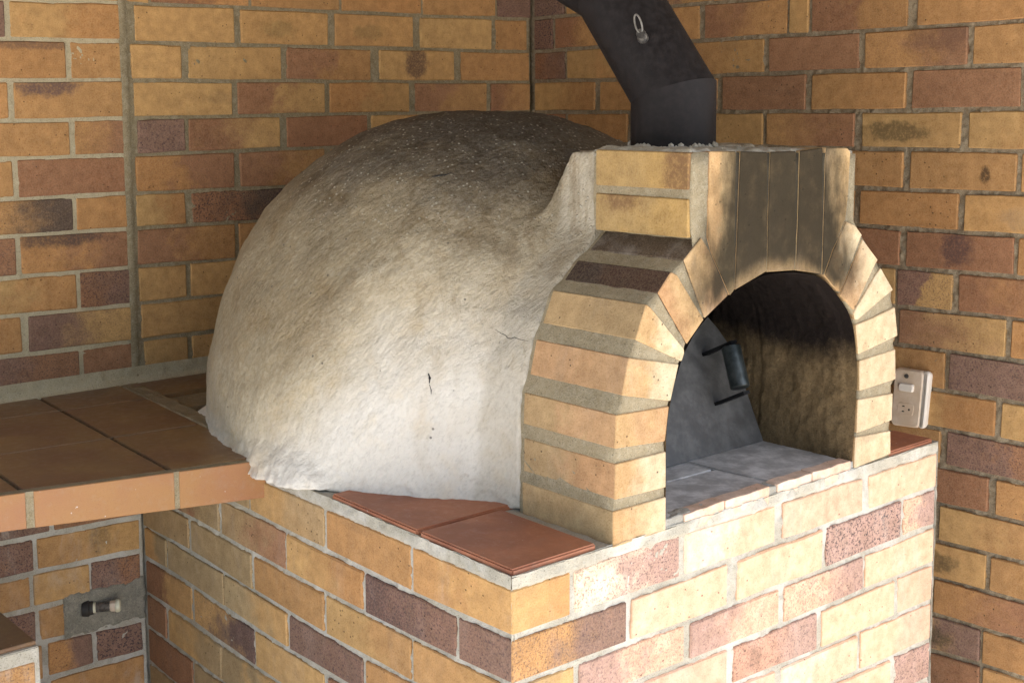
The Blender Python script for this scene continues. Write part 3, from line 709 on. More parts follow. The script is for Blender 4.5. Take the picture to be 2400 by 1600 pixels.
def mortar_material(name, base, dark, lime=0.0, sooty=False, grime=.5, soot=False):
    m = NT(name)
    n1, n2, n3 = m.noise(9, 5, .65), m.noise(70, 4, .7), m.noise(380, 3, .8)
    col = m.mix(m.ramp(n1, .35, .7, 0, grime), base, dark)
    col = m.mix(m.ramp(n2, .42, .7, 0, .45), col, m.mix(.5, col, (.55, .50, .38)))
    col = m.mix(m.ramp(n3, .56, .72, 0, .55), col, (.62, .57, .45))
    col = m.mix(m.ramp(n3, .44, .32, 0, .75), col, (.055, .05, .04))
    if lime: col = m.mix(m.math('MULTIPLY', m.ramp(m.noise(6, 5, .7, None, .5), .45, .62), lime), col, (.70, .68, .62))
    if soot: col = soot_over(m, col)
    h = m.math('ADD', m.math('MULTIPLY', n3, .6), n2)
    return m.done(col, .92, m.bump(h, .9, .003), spec=.15)

def plaster_material():
    m = NT('lime_render')
    p = m.xyz()
    tv = Vector((.46, -.42, .78)).normalized()
    dp = m.n('ShaderNodeVectorMath', operation='DOT_PRODUCT'); m.l(m.co, dp.inputs[0]); dp.inputs[1].default_value = tv
    sc = m.n('ShaderNodeVectorMath', operation='SCALE'); sc.inputs[0].default_value = tv * -.52; m.l(dp.outputs['Value'], sc.inputs['Scale'])
    ad = m.n('ShaderNodeVectorMath', operation='ADD'); m.l(m.co, ad.inputs[0]); m.l(sc.outputs[0], ad.inputs[1]); st = ad.outputs[0]
    big = m.noise(5.5, 6, .62, None, .3)
    z = m.math('ADD', p[2], m.math('MULTIPLY', m.math('SUBTRACT', big, .5), .30))
    z = m.math('ADD', z, m.math('MULTIPLY', m.math('SUBTRACT', m.noise(42, 5, .7, st), .5), .12))
    # paint washed clean low down, weathered and sooted on the crown
    left = m.ramp(p[0], .22, .0, 0, .13)        # shade of the left flank as a tint
    z2 = m.math('ADD', z, m.math('MULTIPLY', m.ramp(p[1], .46, .80, 0, .34), m.ramp(p[2], .0, .15, .7, 1)))  # tan towards the back shoulder: edge of the white paint plus painted shade
    col = m.mix(m.ramp(z2, .17, .45), (.67, .625, .54), (.50, .42, .285))
    col = m.mix(m.ramp(z2, .40, .60), col, (.29, .228, .130))
    col = m.mix(m.ramp(z, .49, .73), col, (.070, .052, .032))
    # collar against the brick arch was never painted
    band = m.math('MULTIPLY', m.ramp(m.math('ADD', p[1], m.math('MULTIPLY', m.math('SUBTRACT', m.noise(22, 4), .5), .03)), .335, .315), m.ramp(p[2], .62, .55))
    col = m.mix(m.math('MULTIPLY', band, .8), col, m.mix(m.ramp(p[2], .1, .6), (.50, .45, .36), (.37, .32, .23)))
    boxp = m.math('MULTIPLY', m.ramp(p[1], .34, .31), m.math('MULTIPLY', m.ramp(p[2], .52, .55), m.ramp(p[2], .70, .672)))
    col = m.mix(m.math('MULTIPLY', boxp, .85), col, (.50, .44, .33))
    # streaky brush grain
    gr = m.noise(150, 5, .75, st)
    col = m.mix(m.ramp(gr, .35, .7, 0, .30), col, m.mix(.55, col, (.85, .80, .70)))
    col = m.mix(m.ramp(gr, .5, .33, 0, .34), col, m.mix(.45, col, (.16, .13, .085)))
    pt = m.noise(4.2, 4, .6, None, .8)
    col = m.mix(m.ramp(pt, .5, .68, 0, .34), col, m.mix(1.0, col, (.80, .70, .55), 'MULTIPLY'))
    pt2 = m.noise(9, 5, .65, m.scaled(m.co, (1, 1, .5)), 1.0)
    col = m.mix(m.math('MULTIPLY', m.ramp(pt2, .54, .66), m.ramp(p[2], .2, .35, .15, .5)), col, m.mix(1.0, col, (.66, .60, .50), 'MULTIPLY'))
    dr = m.noise(17, 5, .6, m.scaled(m.co, (1, 1, .10)), .2)
    col = m.mix(m.math('MULTIPLY', m.ramp(dr, .52, .62), m.ramp(p[2], .25, .6, .05, .55)), col, m.mix(1.0, col, (.55, .48, .38), 'MULTIPLY'))
    # yellowish damp tints
    col = m.mix(m.ramp(m.noise(13, 4, .6), .5, .72, 0, .30), col, m.mix(1.0, col, (1.0, .86, .62), 'MULTIPLY'))
    # flaked white specks on the dark crown
    vo = m.n('ShaderNodeTexVoronoi', feature='F1'); m.l(m.co, vo.inputs['Vector']); vo.inputs['Scale'].default_value = 105
    vc = m.xyz(vo.outputs['Color'])
    fl = m.math('MULTIPLY', m.ramp(vo.outputs['Distance'], .34, .22), m.ramp(vc[0], .70, .76))
    fl = m.math('MULTIPLY', fl, m.ramp(p[2], .42, .62))
    col = m.mix(m.math('MULTIPLY', fl, .85), col, (.52, .48, .38))
    vd = m.n('ShaderNodeTexVoronoi', feature='F1'); m.l(m.co, vd.inputs['Vector']); vd.inputs['Scale'].default_value = 40
    vdc = m.xyz(vd.outputs['Color'])
    dk = m.math('MULTIPLY', m.ramp(vd.outputs['Distance'], .13, .07), m.ramp(vdc[1], .80, .84))
    col = m.mix(m.math('MULTIPLY', dk, .75), col, (.06, .05, .04))
    # moss near the flue side of the crown
    moss = m.math('MULTIPLY', m.ramp(p[0], .80, 1.0), m.math('MULTIPLY', m.ramp(p[2], .6, .7), m.ramp(m.noise(30, 4), .5, .62)))
    col = m.mix(m.math('MULTIPLY', moss, .5), col, (.05, .075, .025))
    am = m.math('MULTIPLY', m.ramp(p[2], .18, .38, .35, 1), m.ramp(m.noise(7, 3), .3, .7, .55, 1.25))
    h = m.math('MULTIPLY', m.math('ADD', m.math('MULTIPLY', m.noise(210, 4, .7, st), 1.1), m.math('MULTIPLY', m.noise(95, 4, .65, st), 1.3)), am)
    h = m.math('ADD', h, m.math('MULTIPLY', m.noise(48, 5, .6), .9))
    h = m.math('ADD', h, m.math('MULTIPLY', fl, .5))
    rough = m.ramp(z, .5, .7, .72, .55)
    return m.done(col, rough, m.bump(h, 1.0, .0046), spec=.35)

def tile_material(name, a, b, rough=.4, mot=1.0):
    m = NT(name)
    sd = m.attr('seed').outputs['Vector']
    add = m.n('ShaderNodeVectorMath', operation='ADD'); m.l(m.co, add.inputs[0]); m.l(sd, add.inputs[1]); co = add.outputs[0]
    n1 = m.noise(7, 5, .6, co, .4); n2 = m.noise(55, 5, .65, co); n3 = m.noise(500, 2, .7, co)
    col = m.mix(m.ramp(n1, .35, .68), a, b)
    col = m.mix(m.ramp(n2, .45, .75, 0, .35 * mot), col, m.mix(.6, col, (.40, .32, .24)))
    col = m.mix(m.ramp(n3, .45, .3, 0, .4), col, m.mix(.5, col, (.03, .02, .015)))
    col = m.mix(m.math('MULTIPLY', m.ramp(m.noise(120, 2, .5, co), .74, .78), .8), col, (.6, .55, .5))
    return m.done(col, m.ramp(n2, .3, .7, rough * .8, rough * 1.35), m.bump(m.math('ADD', n2, n3), .25, .001), spec=.4)

def simple_material(name, a, b, rough, metal=0.0, scale=30, bump=.2, spec=.4):
    m = NT(name)
    n1, n2 = m.noise(scale, 5, .65), m.noise(scale * 9, 3, .7)
    col = m.mix(m.ramp(n1, .35, .7), a, b)
    col = m.mix(m.ramp(n2, .4, .7, 0, .3), col, m.mix(.5, col, a))
    return m.done(col, m.ramp(n1, .3, .7, rough * .85, min(1, rough * 1.2)), m.bump(n2, bump, .001), metal, spec)

MAT = {}
MAT['brick'] = brick_material('fired_brick', 'ca', 'cb')
MAT['brick_side'] = brick_material('fired_brick_flank', 'cs', 'ct')
MAT['arch'] = brick_material('arch_brick', 'ca', 'cb', soot=True)
MAT['mortar_cream'] = mortar_material('mortar_cream', (.50, .43, .28), (.26, .225, .15), grime=.35)
MAT['mortar_olive'] = mortar_material('mortar_olive', (.29, .235, .140), (.18, .15, .09))
MAT['mortar_dark'] = mortar_material('mortar_dark', (.30, .235, .150), (.14, .11, .07))
MAT['mortar_base'] = mortar_material('mortar_base', (.46, .425, .34), (.28, .25, .19), lime=.4)
MAT['mortar_pale'] = mortar_material('pale_joint', (.34, .27, .20), (.20, .16, .12))
MAT['mortar_arch'] = mortar_material('mortar_arch', (.33, .268, .165), (.20, .168, .105), soot=True)
MAT['mortar_patch'] = mortar_material('mortar_patch', (.27, .25, .195), (.16, .15, .115))
MAT['plaster'] = plaster_material()
MAT['tile_dark'] = tile_material('dark_quarry_tile', (.235, .140, .060), (.185, .098, .050), .38)
MAT['tile_face'] = tile_material('orange_quarry_tile', (.36, .185, .068), (.335, .155, .070), .6, 1.0)
MAT['tile_red'] = tile_material('terracotta_tile', (.39, .150, .072), (.27, .098, .052), .5)
MAT['grout'] = mortar_material('dark_grout', (.10, .095, .075), (.045, .042, .035))
MAT['flue'] = simple_material('sooted_black_steel', (.012, .010, .010), (.026, .022, .022), .62, .1, 60, .5, .22)
MAT['steel'] = simple_material('grey_mill_steel', (.090, .085, .078), (.155, .147, .135), .55, .15, 26, .25)
MAT['black_iron'] = simple_material('black_iron', (.008, .008, .009), (.016, .016, .016), .5, .4)
MAT['ring'] = simple_material('tarnished_ring', (.03, .028, .025), (.07, .062, .05), .6, .3)
MAT['grip'] = simple_material('dull_tube_steel', (.05, .06, .058), (.12, .135, .13), .33, .75, 25, .2)
MAT['bright_wire'] = simple_material('bright_wire', (.16, .15, .13), (.30, .28, .25), .4, .8, 80, .1)
MAT['plate'] = simple_material('worn_ivory_plastic', (.56, .43, .30), (.66, .54, .41), .42, 0, 24, .15)
MAT['white_plastic'] = simple_material('white_plastic', (.72, .66, .56), (.78, .72, .63), .38, 0, 24, .1)
MAT['black_hole'] = simple_material('dark_slot', (.01, .01, .01), (.02, .02, .02), .8)
MAT['galv'] = simple_material('weathered_galvanised', (.07, .065, .06), (.22, .20, .17), .5, .5, 60, .5)
MAT['cap'] = simple_material('yellowed_cap', (.66, .62, .42), (.74, .72, .56), .5, 0, 60, .2)
MAT['hearth'] = simple_material('ash_grey_hearth', (.40, .375, .34), (.70, .67, .62), .9, 0, 22, .9, .08)
MAT['roof'] = simple_material('roof_underside', (.16, .12, .08), (.12, .09, .06), .8)
MAT['ground'] = simple_material('pale_paving', GROUND_A, GROUND_B, .85, 0, 3, .4)

def lining_material():
    m = NT('sooted_tunnel_render')
    p = m.xyz()
    n1, n2, n3 = m.noise(12, 5, .65), m.noise(90, 5, .75), m.noise(340, 3, .8)
    z = m.math('ADD', p[2], m.math('MULTIPLY', m.math('SUBTRACT', n1, .5), .12))
    col = m.mix(m.ramp(z, .20, .285), m.mix(n1, (.19, .125, .058), (.27, .19, .10)), (.014, .010, .009))
    col = m.mix(m.ramp(n2, .42, .62, 0, .55), col, m.mix(.5, col, (.03, .022, .015)))
    col = m.mix(m.math('MULTIPLY', m.ramp(n3, .54, .68), m.ramp(z, .30, .2, .05, .5)), col, (.30, .24, .14))
    col = m.mix(m.math('MULTIPLY', m.ramp(n3, .45, .33), .6), col, (.02, .016, .012))
    h = m.math('ADD', n2, m.math('MULTIPLY', n3, .8))
    return m.done(col, .95, m.bump(h, 1.0, .005), spec=.1)
MAT['lining'] = lining_material()

# ------------------------------------------------------------------ bricks
CLAY = {  # linear albedo of the clay kinds
 'y': (.475, .278, .104), 'o': (.415, .215, .078), 'r': (.290, .138, .068), 'p': (.215, .120, .085),
 'd': (.100, .068, .050), 't': (.36, .245, .120), 'u': (.46, .295, .138), 'v': (.43, .255, .125), 'c': (.58, .45, .28), 'b': (.125, .070, .058)}
STAIN = {  # u, v, strength, ru, rv, colour
 '1': (.7, .93, .8, .45, .16, (.13, .08, .06)), '2': (.30, .85, .95, .30, .26, (.105, .070, .070)),
 '3': (.35, .95, .95, .45, .30, (.075, .055, .050)), '4': (.42, .45, .35, .20, .25, (.10, .11, .05)),
 '5': (.48, .62, .9, .15, .55, (.075, .045, .045)), '6': (.78, .8, .6, .35, .4, (.13, .07, .05)),
 '7': (.36, .45, .85, .34, .30, (.085, .065, .032)), '8': (.72, .45, .9, .05, .22, (.02, .015, .012)),
 '9': (.55, .4, .35, .25, .3, (.26, .21, .15)), 'b': (.6, .6, .5, .12, .4, (.06, .045, .03)),
 'a': (0, 0, 0, 1, 1, (0, 0, 0))}
RNG = random.Random(11)

def jit(c, a=.10):
    k = 1 + RNG.uniform(-a, a); h = RNG.uniform(-.05, .05)
    return (c[0] * k, c[1] * k * (1 + h), c[2] * k * (1 + 1.6 * h))

def dress(o, code, side=None, speck=None, lime=.0, tone=1.0, pale_glare=0.0):
    a, b = jit(CLAY[code[0]]), jit(CLAY[code[1]])
    pale = (.80, .535, .44)  # clay is mixed towards this to paint in the overexposed light
    wa, wb = [pale_glare * (.6 if ch in 'pr' else 1.0) for ch in code[:2]]
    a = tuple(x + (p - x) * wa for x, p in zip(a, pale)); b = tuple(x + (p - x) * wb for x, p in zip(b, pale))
    if code[0] == code[1]: b = tuple(.5 * x + .5 * y for x, y in zip(a, b))
    o['ca'] = [x * tone for x in a]; o['cb'] = [x * tone for x in b]
    s = side or code
    sa, sb = (a, b) if not side else (jit(CLAY[s[0]]), jit(CLAY[s[1]]))
    o['cs'] = [x * tone for x in sa]; o['ct'] = [x * tone for x in sb]
    o['seed'] = [RNG.uniform(0, 40) for _ in range(3)]
    o['soft'] = .07 if 'a' in code[2:] else RNG.choice((.16, .25, .4))
    dark = sum(ch in 'pbd' for ch in code[:2])
    o['speck'] = float(speck if speck is not None else (.55 * dark + (.25 if 'r' in code[:2] else 0)) * RNG.uniform(.6, 1.2))
    o['lime'] = float(lime * RNG.uniform(.3, 1.2))
    st = (0, 0, 0, 1, 1, (0, 0, 0))
    for ch in code[2:]: st = STAIN.get(ch, st)
    if len(code) == 2 and RNG.random() < .12:
        st = (RNG.random(), RNG.choice((.1, .9, .5)), RNG.uniform(.15, .45), RNG.uniform(.08, .35), RNG.uniform(.1, .35), (.11, .075, .055))
    o['stain'] = [st[0], st[1], st[2]]; o['srad'] = [st[3], st[4], 1.0]; o['scol'] = list(st[5])

def prism(name, ring, depth_vec, mats, bev=.0022, front_n=None, uvspan=None, uaxis=None):
    """ring: front outline (counter-clockwise seen from outside), extruded along depth_vec (into the wall)"""
    bm = bmesh.new()
    f = [bm.verts.new(p) for p in ring]; k = [bm.verts.new(Vector(p) + Vector(depth_vec)) for p in ring]
    n = len(ring)
    bm.faces.new(f); bm.faces.new(k[::-1])
    for i in range(n):
        bm.faces.new((f[(i + 1) % n], f[i], k[i], k[(i + 1) % n]))
    bmesh.ops.recalc_face_normals(bm, faces=bm.faces)
    front_edges = [e for e in bm.edges if not all(v in k for v in e.verts)]
    if bev: bmesh.ops.bevel(bm, geom=front_edges, offset=bev, segments=1, affect='EDGES', clamp_overlap=True)
    return bm

def finish_bm(name, bm, mats, uaxis, waxis, fn, parent, two=False):
    """writes uv (0..1 along uaxis / waxis) and gives flank faces the second material"""
    uvl = bm.loops.layers.uv.new('UVMap')
    U, W, N = Vector(uaxis), Vector(waxis), Vector(fn)
    us = [v.co.dot(U) for v in bm.verts]; ws = [v.co.dot(W) for v in bm.verts]; ns = [v.co.dot(N) for v in bm.verts]
    u0, u1, w0, w1, n0, n1 = min(us), max(us), min(ws), max(ws), min(ns), max(ns)
    for f in bm.faces:
        flank = abs(f.normal.dot(N)) < .55
        if two and flank: f.material_index = 1
        for l in f.loops:
            c = l.vert.co
            if flank and abs(f.normal.dot(W)) < .8 and two:
                l[uvl].uv = ((c.dot(N) - n0) / max(n1 - n0, 1e-4), (c.dot(W) - w0) / max(w1 - w0, 1e-4))
            else:
                l[uvl].uv = ((c.dot(U) - u0) / max(u1 - u0, 1e-4), (c.dot(W) - w0) / max(w1 - w0, 1e-4))
    me = bpy.data.meshes.new(name); bm.to_mesh(me); bm.free()
    for m in mats: me.materials.append(m)
    return link(name, me, parent)

def wall_frame(key):
    O, u, n = PLANES[key]; return Vector(O), Vector(u), Vector(n)

def lay_bricks(key, rows, parent, proud=.0, depth=.10, lime=.0, tone=1.0, skip_corner=False, flipuv=False, pale_glare=0.0):
    O, u, n = wall_frame(key)
    for (u0, u1, b0, b1, t0, t1, code) in rows:
        if skip_corner and u0 < .02: continue
        pr = proud + RNG.uniform(-.0012, .0016); tw = RNG.uniform(-.0014, .0014)
        j = lambda a=.0012: RNG.uniform(-a, a)
        # slightly uneven outline: corners + a point on each long edge
        ts_ = [0, RNG.uniform(.2, .4), RNG.uniform(.6, .8), 1]
        ring = [(u0 + (u1 - u0) * t + j(.0014), b0 + (b1 - b0) * t + j(.0017), pr + tw * t) for t in ts_]
        ring += [(u0 + (u1 - u0) * t + j(.0014), t0 + (t1 - t0) * t + j(.0017), pr + tw * t) for t in ts_[::-1]]
        P = [O + u * a + n * c + Vector((0, 0, z)) for a, z, c in ring]
        bm = prism('brick', P, -n * depth, None, bev=RNG.uniform(.0015, .0035))
        su = -u if flipuv else u
        cd = code
        o = finish_bm('brick', bm, [MAT['brick']], u, (0, 0, 1), n, parent)
        dress(o, cd, lime=lime, tone=tone, pale_glare=pale_glare)
        if flipuv:
            s = o['stain']; o['stain'] = [1 - s[0], s[1], s[2]]

def mortar_sheet(key, u0, u1, z0, z1, recess, amp, res=.0042, edge=.06, thick=.10):
    """front skin of a wall core with rough pointing, closed by a plain back"""
    O, u, n = wall_frame(key)
    nu, nz = int((u1 - u0) / res) + 2, int((z1 - z0) / res) + 2
    A, B = np.meshgrid(np.linspace(u0, u1, nu), np.linspace(z0, z1, nz))
    h = -recess + amp * (fbm(A, B, A * 0 + hash(key) % 7, 42, 2) * .9 + fbm(A, B, A * 0 + 3.3, 150, 2) * .8)
    h = np.clip(h, -recess - amp * 2, .0013)
    h[0, :] = h[-1, :] = h[:, 0] = h[:, -1] = -thick
    On, un, nn = np.array(O), np.array(u), np.array(n)
    P = On + A[..., None] * un + h[..., None] * nn + B[..., None] * np.array((0, 0, 1.))
    return P

def box_bm(lo, hi, bev=.0):
    bm = bmesh.new()
    r = bmesh.ops.create_cube(bm, size=1)
    for v in r['verts']:
        v.co = Vector([(lo[i] + hi[i]) / 2 + v.co[i] * (hi[i] - lo[i]) for i in range(3)])
    if bev: bmesh.ops.bevel(bm, geom=list(bm.edges), offset=bev, segments=2, affect='EDGES', clamp_overlap=True)
    return bm

def bm_obj(name, bm, mat, parent=None, smooth=False):
    me = bpy.data.meshes.new(name); bm.to_mesh(me); bm.free(); me.materials.append(mat)
    if smooth: me.polygons.foreach_set('use_smooth', [True] * len(me.polygons))
    return link(name, me, parent)

def tube_bm(pts, rad, seg=24, bm=None, cap=True):
    """round tube through points with mitred joints; rad may be a list"""
    bm = bm or bmesh.new()
    pts = [Vector(p) for p in pts]; n = len(pts)
    rads = rad if isinstance(rad, (list, tuple)) else [rad] * n
    rings = []; ref = None
    for i, p in enumerate(pts):
        a = (pts[i] - pts[i - 1]).normalized() if i else (pts[1] - pts[0]).normalized()
        b = (pts[i + 1] - pts[i]).normalized() if i < n - 1 else a
        t = (a + b).normalized()
        if ref is None: ref = a.orthogonal().normalized()
        x = (ref - a * ref.dot(a)).normalized(); y = a.cross(x)
        ring = []
        for k in range(seg):
            an = 2 * math.pi * k / seg
            c = p + (x * math.cos(an) + y * math.sin(an)) * rads[i]
            # slide along a onto the mitre plane
            d = (p - c).dot(t) / a.dot(t); c = c + a * d
            ring.append(bm.verts.new(c))
        rings.append(ring)
        ref = (x - b * x.dot(b)).normalized()
    for r0, r1 in zip(rings, rings[1:]):
        for k in range(seg):
            bm.faces.new((r0[k], r0[(k + 1) % seg], r1[(k + 1) % seg], r1[k]))
    if cap:
        bm.faces.new(rings[0][::-1]); bm.faces.new(rings[-1])
    return bm

# ================================================================== ground, roof
gm = grid_mesh('ground', np.stack(np.meshgrid(np.linspace(-30, 30, 60), np.linspace(-30, 30, 60), [0.]), -1).reshape(60, 60, 3) + np.array((0, 0, -.95)), [MAT['ground']])
tag(link('ground', gm), kind='structure')
bm = box_bm((-2.6, ROOF_Y, 1.42), (1.95, 2.1, 1.52), .0)
tag(bm_obj('roof', bm, MAT['roof']), kind='structure')

# ================================================================== walls
def wall(name, key, rows, mat, u0, u1, z0, z1, recess, amp, label, **kw):
    P = mortar_sheet(key, u0, u1, z0, z1, recess, amp)
    w = link(name, grid_mesh(name, P, [mat]))
    tag(w, label, 'wall')
    lay_bricks(key, rows, w, **kw)
    return w
w_left = wall('brick_wall', 'back', BACK_LEFT, MAT['mortar_cream'], UX + .0012, UX + 1.01, -.25, 1.30, .0033, .0017,
     'yellow and orange brick wall with pale cream joints above the tiled bench, left of the vertical movement joint', flipuv=True)
w_mid = wall('brick_wall', 'back', BACK_MID, MAT['mortar_olive'], .001, UX - .0012, -.25, 1.30, .0038, .0021,
     'yellow brick wall with grey joints behind the dome, between the vertical joint and the room corner', flipuv=True)
w_right = wall('brick_wall', 'right', RIGHT, MAT['mortar_dark'], -.1, 2.11, -.95, 1.30, .0058, .0034,
     'darker orange-brown brick wall with rough dark joints on the right carrying the socket', tone=.93)
# sealant strip of the movement joint
O, u, n = wall_frame('back')
zz = np.linspace(-.0, 1.30, 260); aa = np.linspace(-.0115, .0115, 9)
A, B = np.meshgrid(aa, zz)
hh = .003 - (A / .0115) ** 2 * .003 + fbm(A, B, A * 0, 40, 3) * .0016
wob = fbm(A * 0, B, A * 0 + 2, 5, 2) * .003
P = np.array(O) + (UX + A + wob)[..., None] * np.array(u) + hh[..., None] * np.array(n) + B[..., None] * np.array((0, 0, 1.))
link('joint_strip', grid_mesh('joint_strip', P, [MAT['mortar_olive']]), w_mid)

w_low = wall('brick_wall', 'lower', LOWER, MAT['mortar_base'], -.63, .034, -.95, -.025, .0032, .0017,
     'yellow, orange and purple brick wall in the recess under the tiled bench, with a pipe stub', lime=.5)
# mortar-filled pocket round the pipe stub
A, B = np.meshgrid(np.linspace(-.183, .030, 90), np.linspace(-.497, -.387, 50))
ed = np.minimum(np.minimum(A + .183, .030 - A), np.minimum(B + .497, -.387 - B))
hh = .0035 + fbm(A, B, A * 0, 18, 3) * .003 - np.clip(1 - (ed + .009 * fbm(A, B, A * 0 + 2, 40, 3)) / .006, 0, 1) * .009
O, u, n = wall_frame('lower')
P = np.array(O) + A[..., None] * np.array(u) + hh[..., None] * np.array(n) + B[..., None] * np.array((0, 0, 1.))
link('mortar_patch', grid_mesh('mortar_patch', P, [MAT['mortar_patch']]), w_low)

# ================================================================== plinth of the oven
Of, uf, nf = wall_frame('front'); Os, us_, ns_ = wall_frame('side')
Wd, Dp = 1.262, 1.63
def core_block():
    """one rough mortar body: top, front and left skins joined"""
    res = .0042
    vs = []; fs = []
    def add(P, flip=False):
        n, m = P.shape[:2]; b = len(vs)
        vs.extend(P.reshape(-1, 3).tolist())
        for r in range(n - 1):
            for c in range(m - 1):
                a = b + r * m + c; q = (a, a + 1, a + m + 1, a + m)
                fs.append(q[::-1] if flip else q)
    z0, z1 = -.95, .0185
    A, B = np.meshgrid(np.arange(.0, Wd + .004, res), np.arange(z0, z1 + .004, res))
    cap = np.clip((B - (-.006)) / .004, 0, 1)
    h = -.0036 + .0019 * (fbm(A, B, A * 0, 42, 2) + fbm(A, B, A * 0 + 3.3, 150, 2) * .8)
    h = np.minimum(h, .0008) * (1 - cap) + cap * (.001 + .004 * fbm(A, B, A * 0 + 5, 30, 3))
    add(np.stack([A, -h, B], -1))
    # right end: lumpy edge where the joint to the wall was smeared
    A, B = np.meshgrid(np.arange(0, .25, res), np.arange(z0, z1 + .004, res))
    h = .004 + .005 * np.abs(fbm(A, B, A * 0 + 9, 30, 3))
    add(np.stack([Wd + h, A, B], -1))
    A, B = np.meshgrid(np.arange(.0, Dp, res), np.arange(z0, z1 + .004, res))
    cap = np.clip((B - (-.006)) / .004, 0, 1)
    h = -.0038 + .0019 * (fbm(A, B, A * 0 + 4, 42, 2) + fbm(A, B, A * 0 + 7.3, 150, 2) * .8)
    h = np.minimum(h, .0008) * (1 - cap) + cap * (.001 + .004 * fbm(A, B, A * 0 + 15, 30, 3))
    u, nn = np.array(us_), np.array(ns_)
    add(np.array(Os) + A[..., None] * u + h[..., None] * nn + B[..., None] * np.array((0, 0, 1.)), True)
    A, B = np.meshgrid(np.arange(-.001, Wd + .008, .006), np.arange(-.002, Dp, .006))
    h = z1 + .0018 * fbm(A, B, A * 0, 30, 3)
    add(np.stack([A + B * .023, B, h], -1))
    return mesh_np('oven_plinth', np.array(vs), fs, [MAT['mortar_base']], True)
plinth = tag(link('oven_plinth', core_block()), 'waist-high brick plinth with pale smeared joints carrying the domed oven', 'plinth')
def row_key(b): return round(((b[2] + b[4]) / 2 + .043) / .086)
fc = {row_key(b): b for b in FRONT if b[0] < .02}; sc_ = {row_key(b): b for b in SIDE if b[0] < .02}
lay_bricks('front', [b for b in FRONT if b[0] >= .02 or row_key(b) not in sc_], plinth, lime=LIME_F, tone=1.10, pale_glare=.42)  # front face paled and lightened to stand in for strong light on it
lay_bricks('side', [b for b in SIDE if b[0] >= .02 or row_key(b) not in fc], plinth, lime=.12)
for k in sorted(set(fc) & set(sc_), reverse=True):
    F, S = fc[k], sc_[k]
    zb, zt = (F[2] + S[2]) / 2, (F[4] + S[4]) / 2
    C = [(Vector((F[1], 0, 0)), F[3], F[5]), (Vector((0, 0, 0)), zb, zt), (us_ * S[1], S[3], S[5]), (us_ * S[1] + Vector((F[1], 0, 0)), S[3], S[5])]
    bm = bmesh.new()
    lo = [bm.verts.new(p + Vector((0, 0, a))) for p, a, b in C]; hi = [bm.verts.new(p + Vector((0, 0, b))) for p, a, b in C]
    bm.faces.new(lo); bm.faces.new(hi[::-1])
    for i in range(4): bm.faces.new((lo[i], hi[i], hi[(i + 1) % 4], lo[(i + 1) % 4]))
    bmesh.ops.recalc_face_normals(bm, faces=bm.faces)
    bmesh.ops.bevel(bm, geom=list(bm.edges), offset=.0022, segments=1, affect='EDGES')
    o = finish_bm('brick', bm, [MAT['brick'], MAT['brick_side']], (1, 0, 0), (0, 0, 1), (0, -1, 0), plinth, True)
    dress(o, F[6], side=S[6][:2][::-1], lime=.25, tone=1.05)

def slab(name, poly, z0, z1, mat, parent, bev=.003, jitter=.0):
    bm = bmesh.new()
    a = [bm.verts.new((x, y, z1 + RNG.uniform(-jitter, jitter))) for x, y in poly]; b = [bm.verts.new((v.co.x, v.co.y, z0)) for v in a]
    bm.faces.new(a); bm.faces.new(b[::-1]); n = len(a)
    for i in range(n): bm.faces.new((a[i], a[(i + 1) % n], b[(i + 1) % n], b[i]))
    bmesh.ops.recalc_face_normals(bm, faces=bm.faces)
    if bev: bmesh.ops.bevel(bm, geom=[e for e in bm.edges if not all(v in b for v in e.verts)], offset=bev, segments=2, affect='EDGES', clamp_overlap=True)
    o = bm_obj(name, bm, mat, parent)
    o['seed'] = [RNG.uniform(0, 30) for _ in range(3)]
    return o
# terracotta coping tiles
slab('coping_tile', [(.004, .004), (.196, .004), (.198, .247), (.007, .247)], .0185, .0290, MAT['tile_red'], plinth)
slab('coping_tile', [(.008, .257), (.30, .257), (.30, .53), (.014, .53)], .0185, .0285, MAT['tile_red'], plinth)
slab('coping_tile', [(1.040, .004), (1.250, .004), (1.252, .100), (1.040, .10)], .0185, .0285, MAT['tile_red'], plinth)
# lumpy bedding where the right coping tile meets the end
A, B = np.meshgrid(np.linspace(1.04, 1.275, 70), np.linspace(.098, .19, 30))
h = .022 + .012 * np.clip(fbm(A, B, A * 0, 26, 3), -.6, 1)
h[0, :] = h[-1, :] = h[:, 0] = h[:, -1] = .0
P = np.stack([A, B, h], -1)
link('mortar_fillet', grid_mesh('mortar_fillet', P, [MAT['mortar_dark']]), plinth)
# cut brick edging in front of the hearth
for x0, x1, cd, t0, t1 in ((.418, .530, 'cu', .034, .036), (.533, .664, 'cu', .036, .0365), (.690, .800, 'cc', .0365, .038), (.803, .932, 'cu', .038, .0385)):
    m = 7; ring = []
    for i in range(m): ring.append((x0 + (x1 - x0) * i / (m - 1), 0 - .0005, .002))
    for i in range(m)[::-1]: ring.append((x0 + (x1 - x0) * i / (m - 1), 0 - .0005, t0 + (t1 - t0) * i / (m - 1) + RNG.uniform(-.0016, .001)))
    bm = prism('brick', ring, (0, .028, 0), None, bev=.001)
    o = finish_bm('brick', bm, [MAT['brick']], (1, 0, 0), (0, 0, 1), (0, -1, 0), plinth); dress(o, cd, lime=.8, tone=1.1, pale_glare=.5)

A, B = np.meshgrid(np.linspace(.362, .950, 160), np.linspace(.0008, .032, 14))
h = .0335 + .0022 * fbm(A, B, A * 0, 60, 3) - .0015 * (B < .004)
h[0, :] = .004; P = np.stack([A, B, h], -1)
link('sill_mortar', grid_mesh('sill_mortar', P, [MAT['mortar_base']]), plinth)
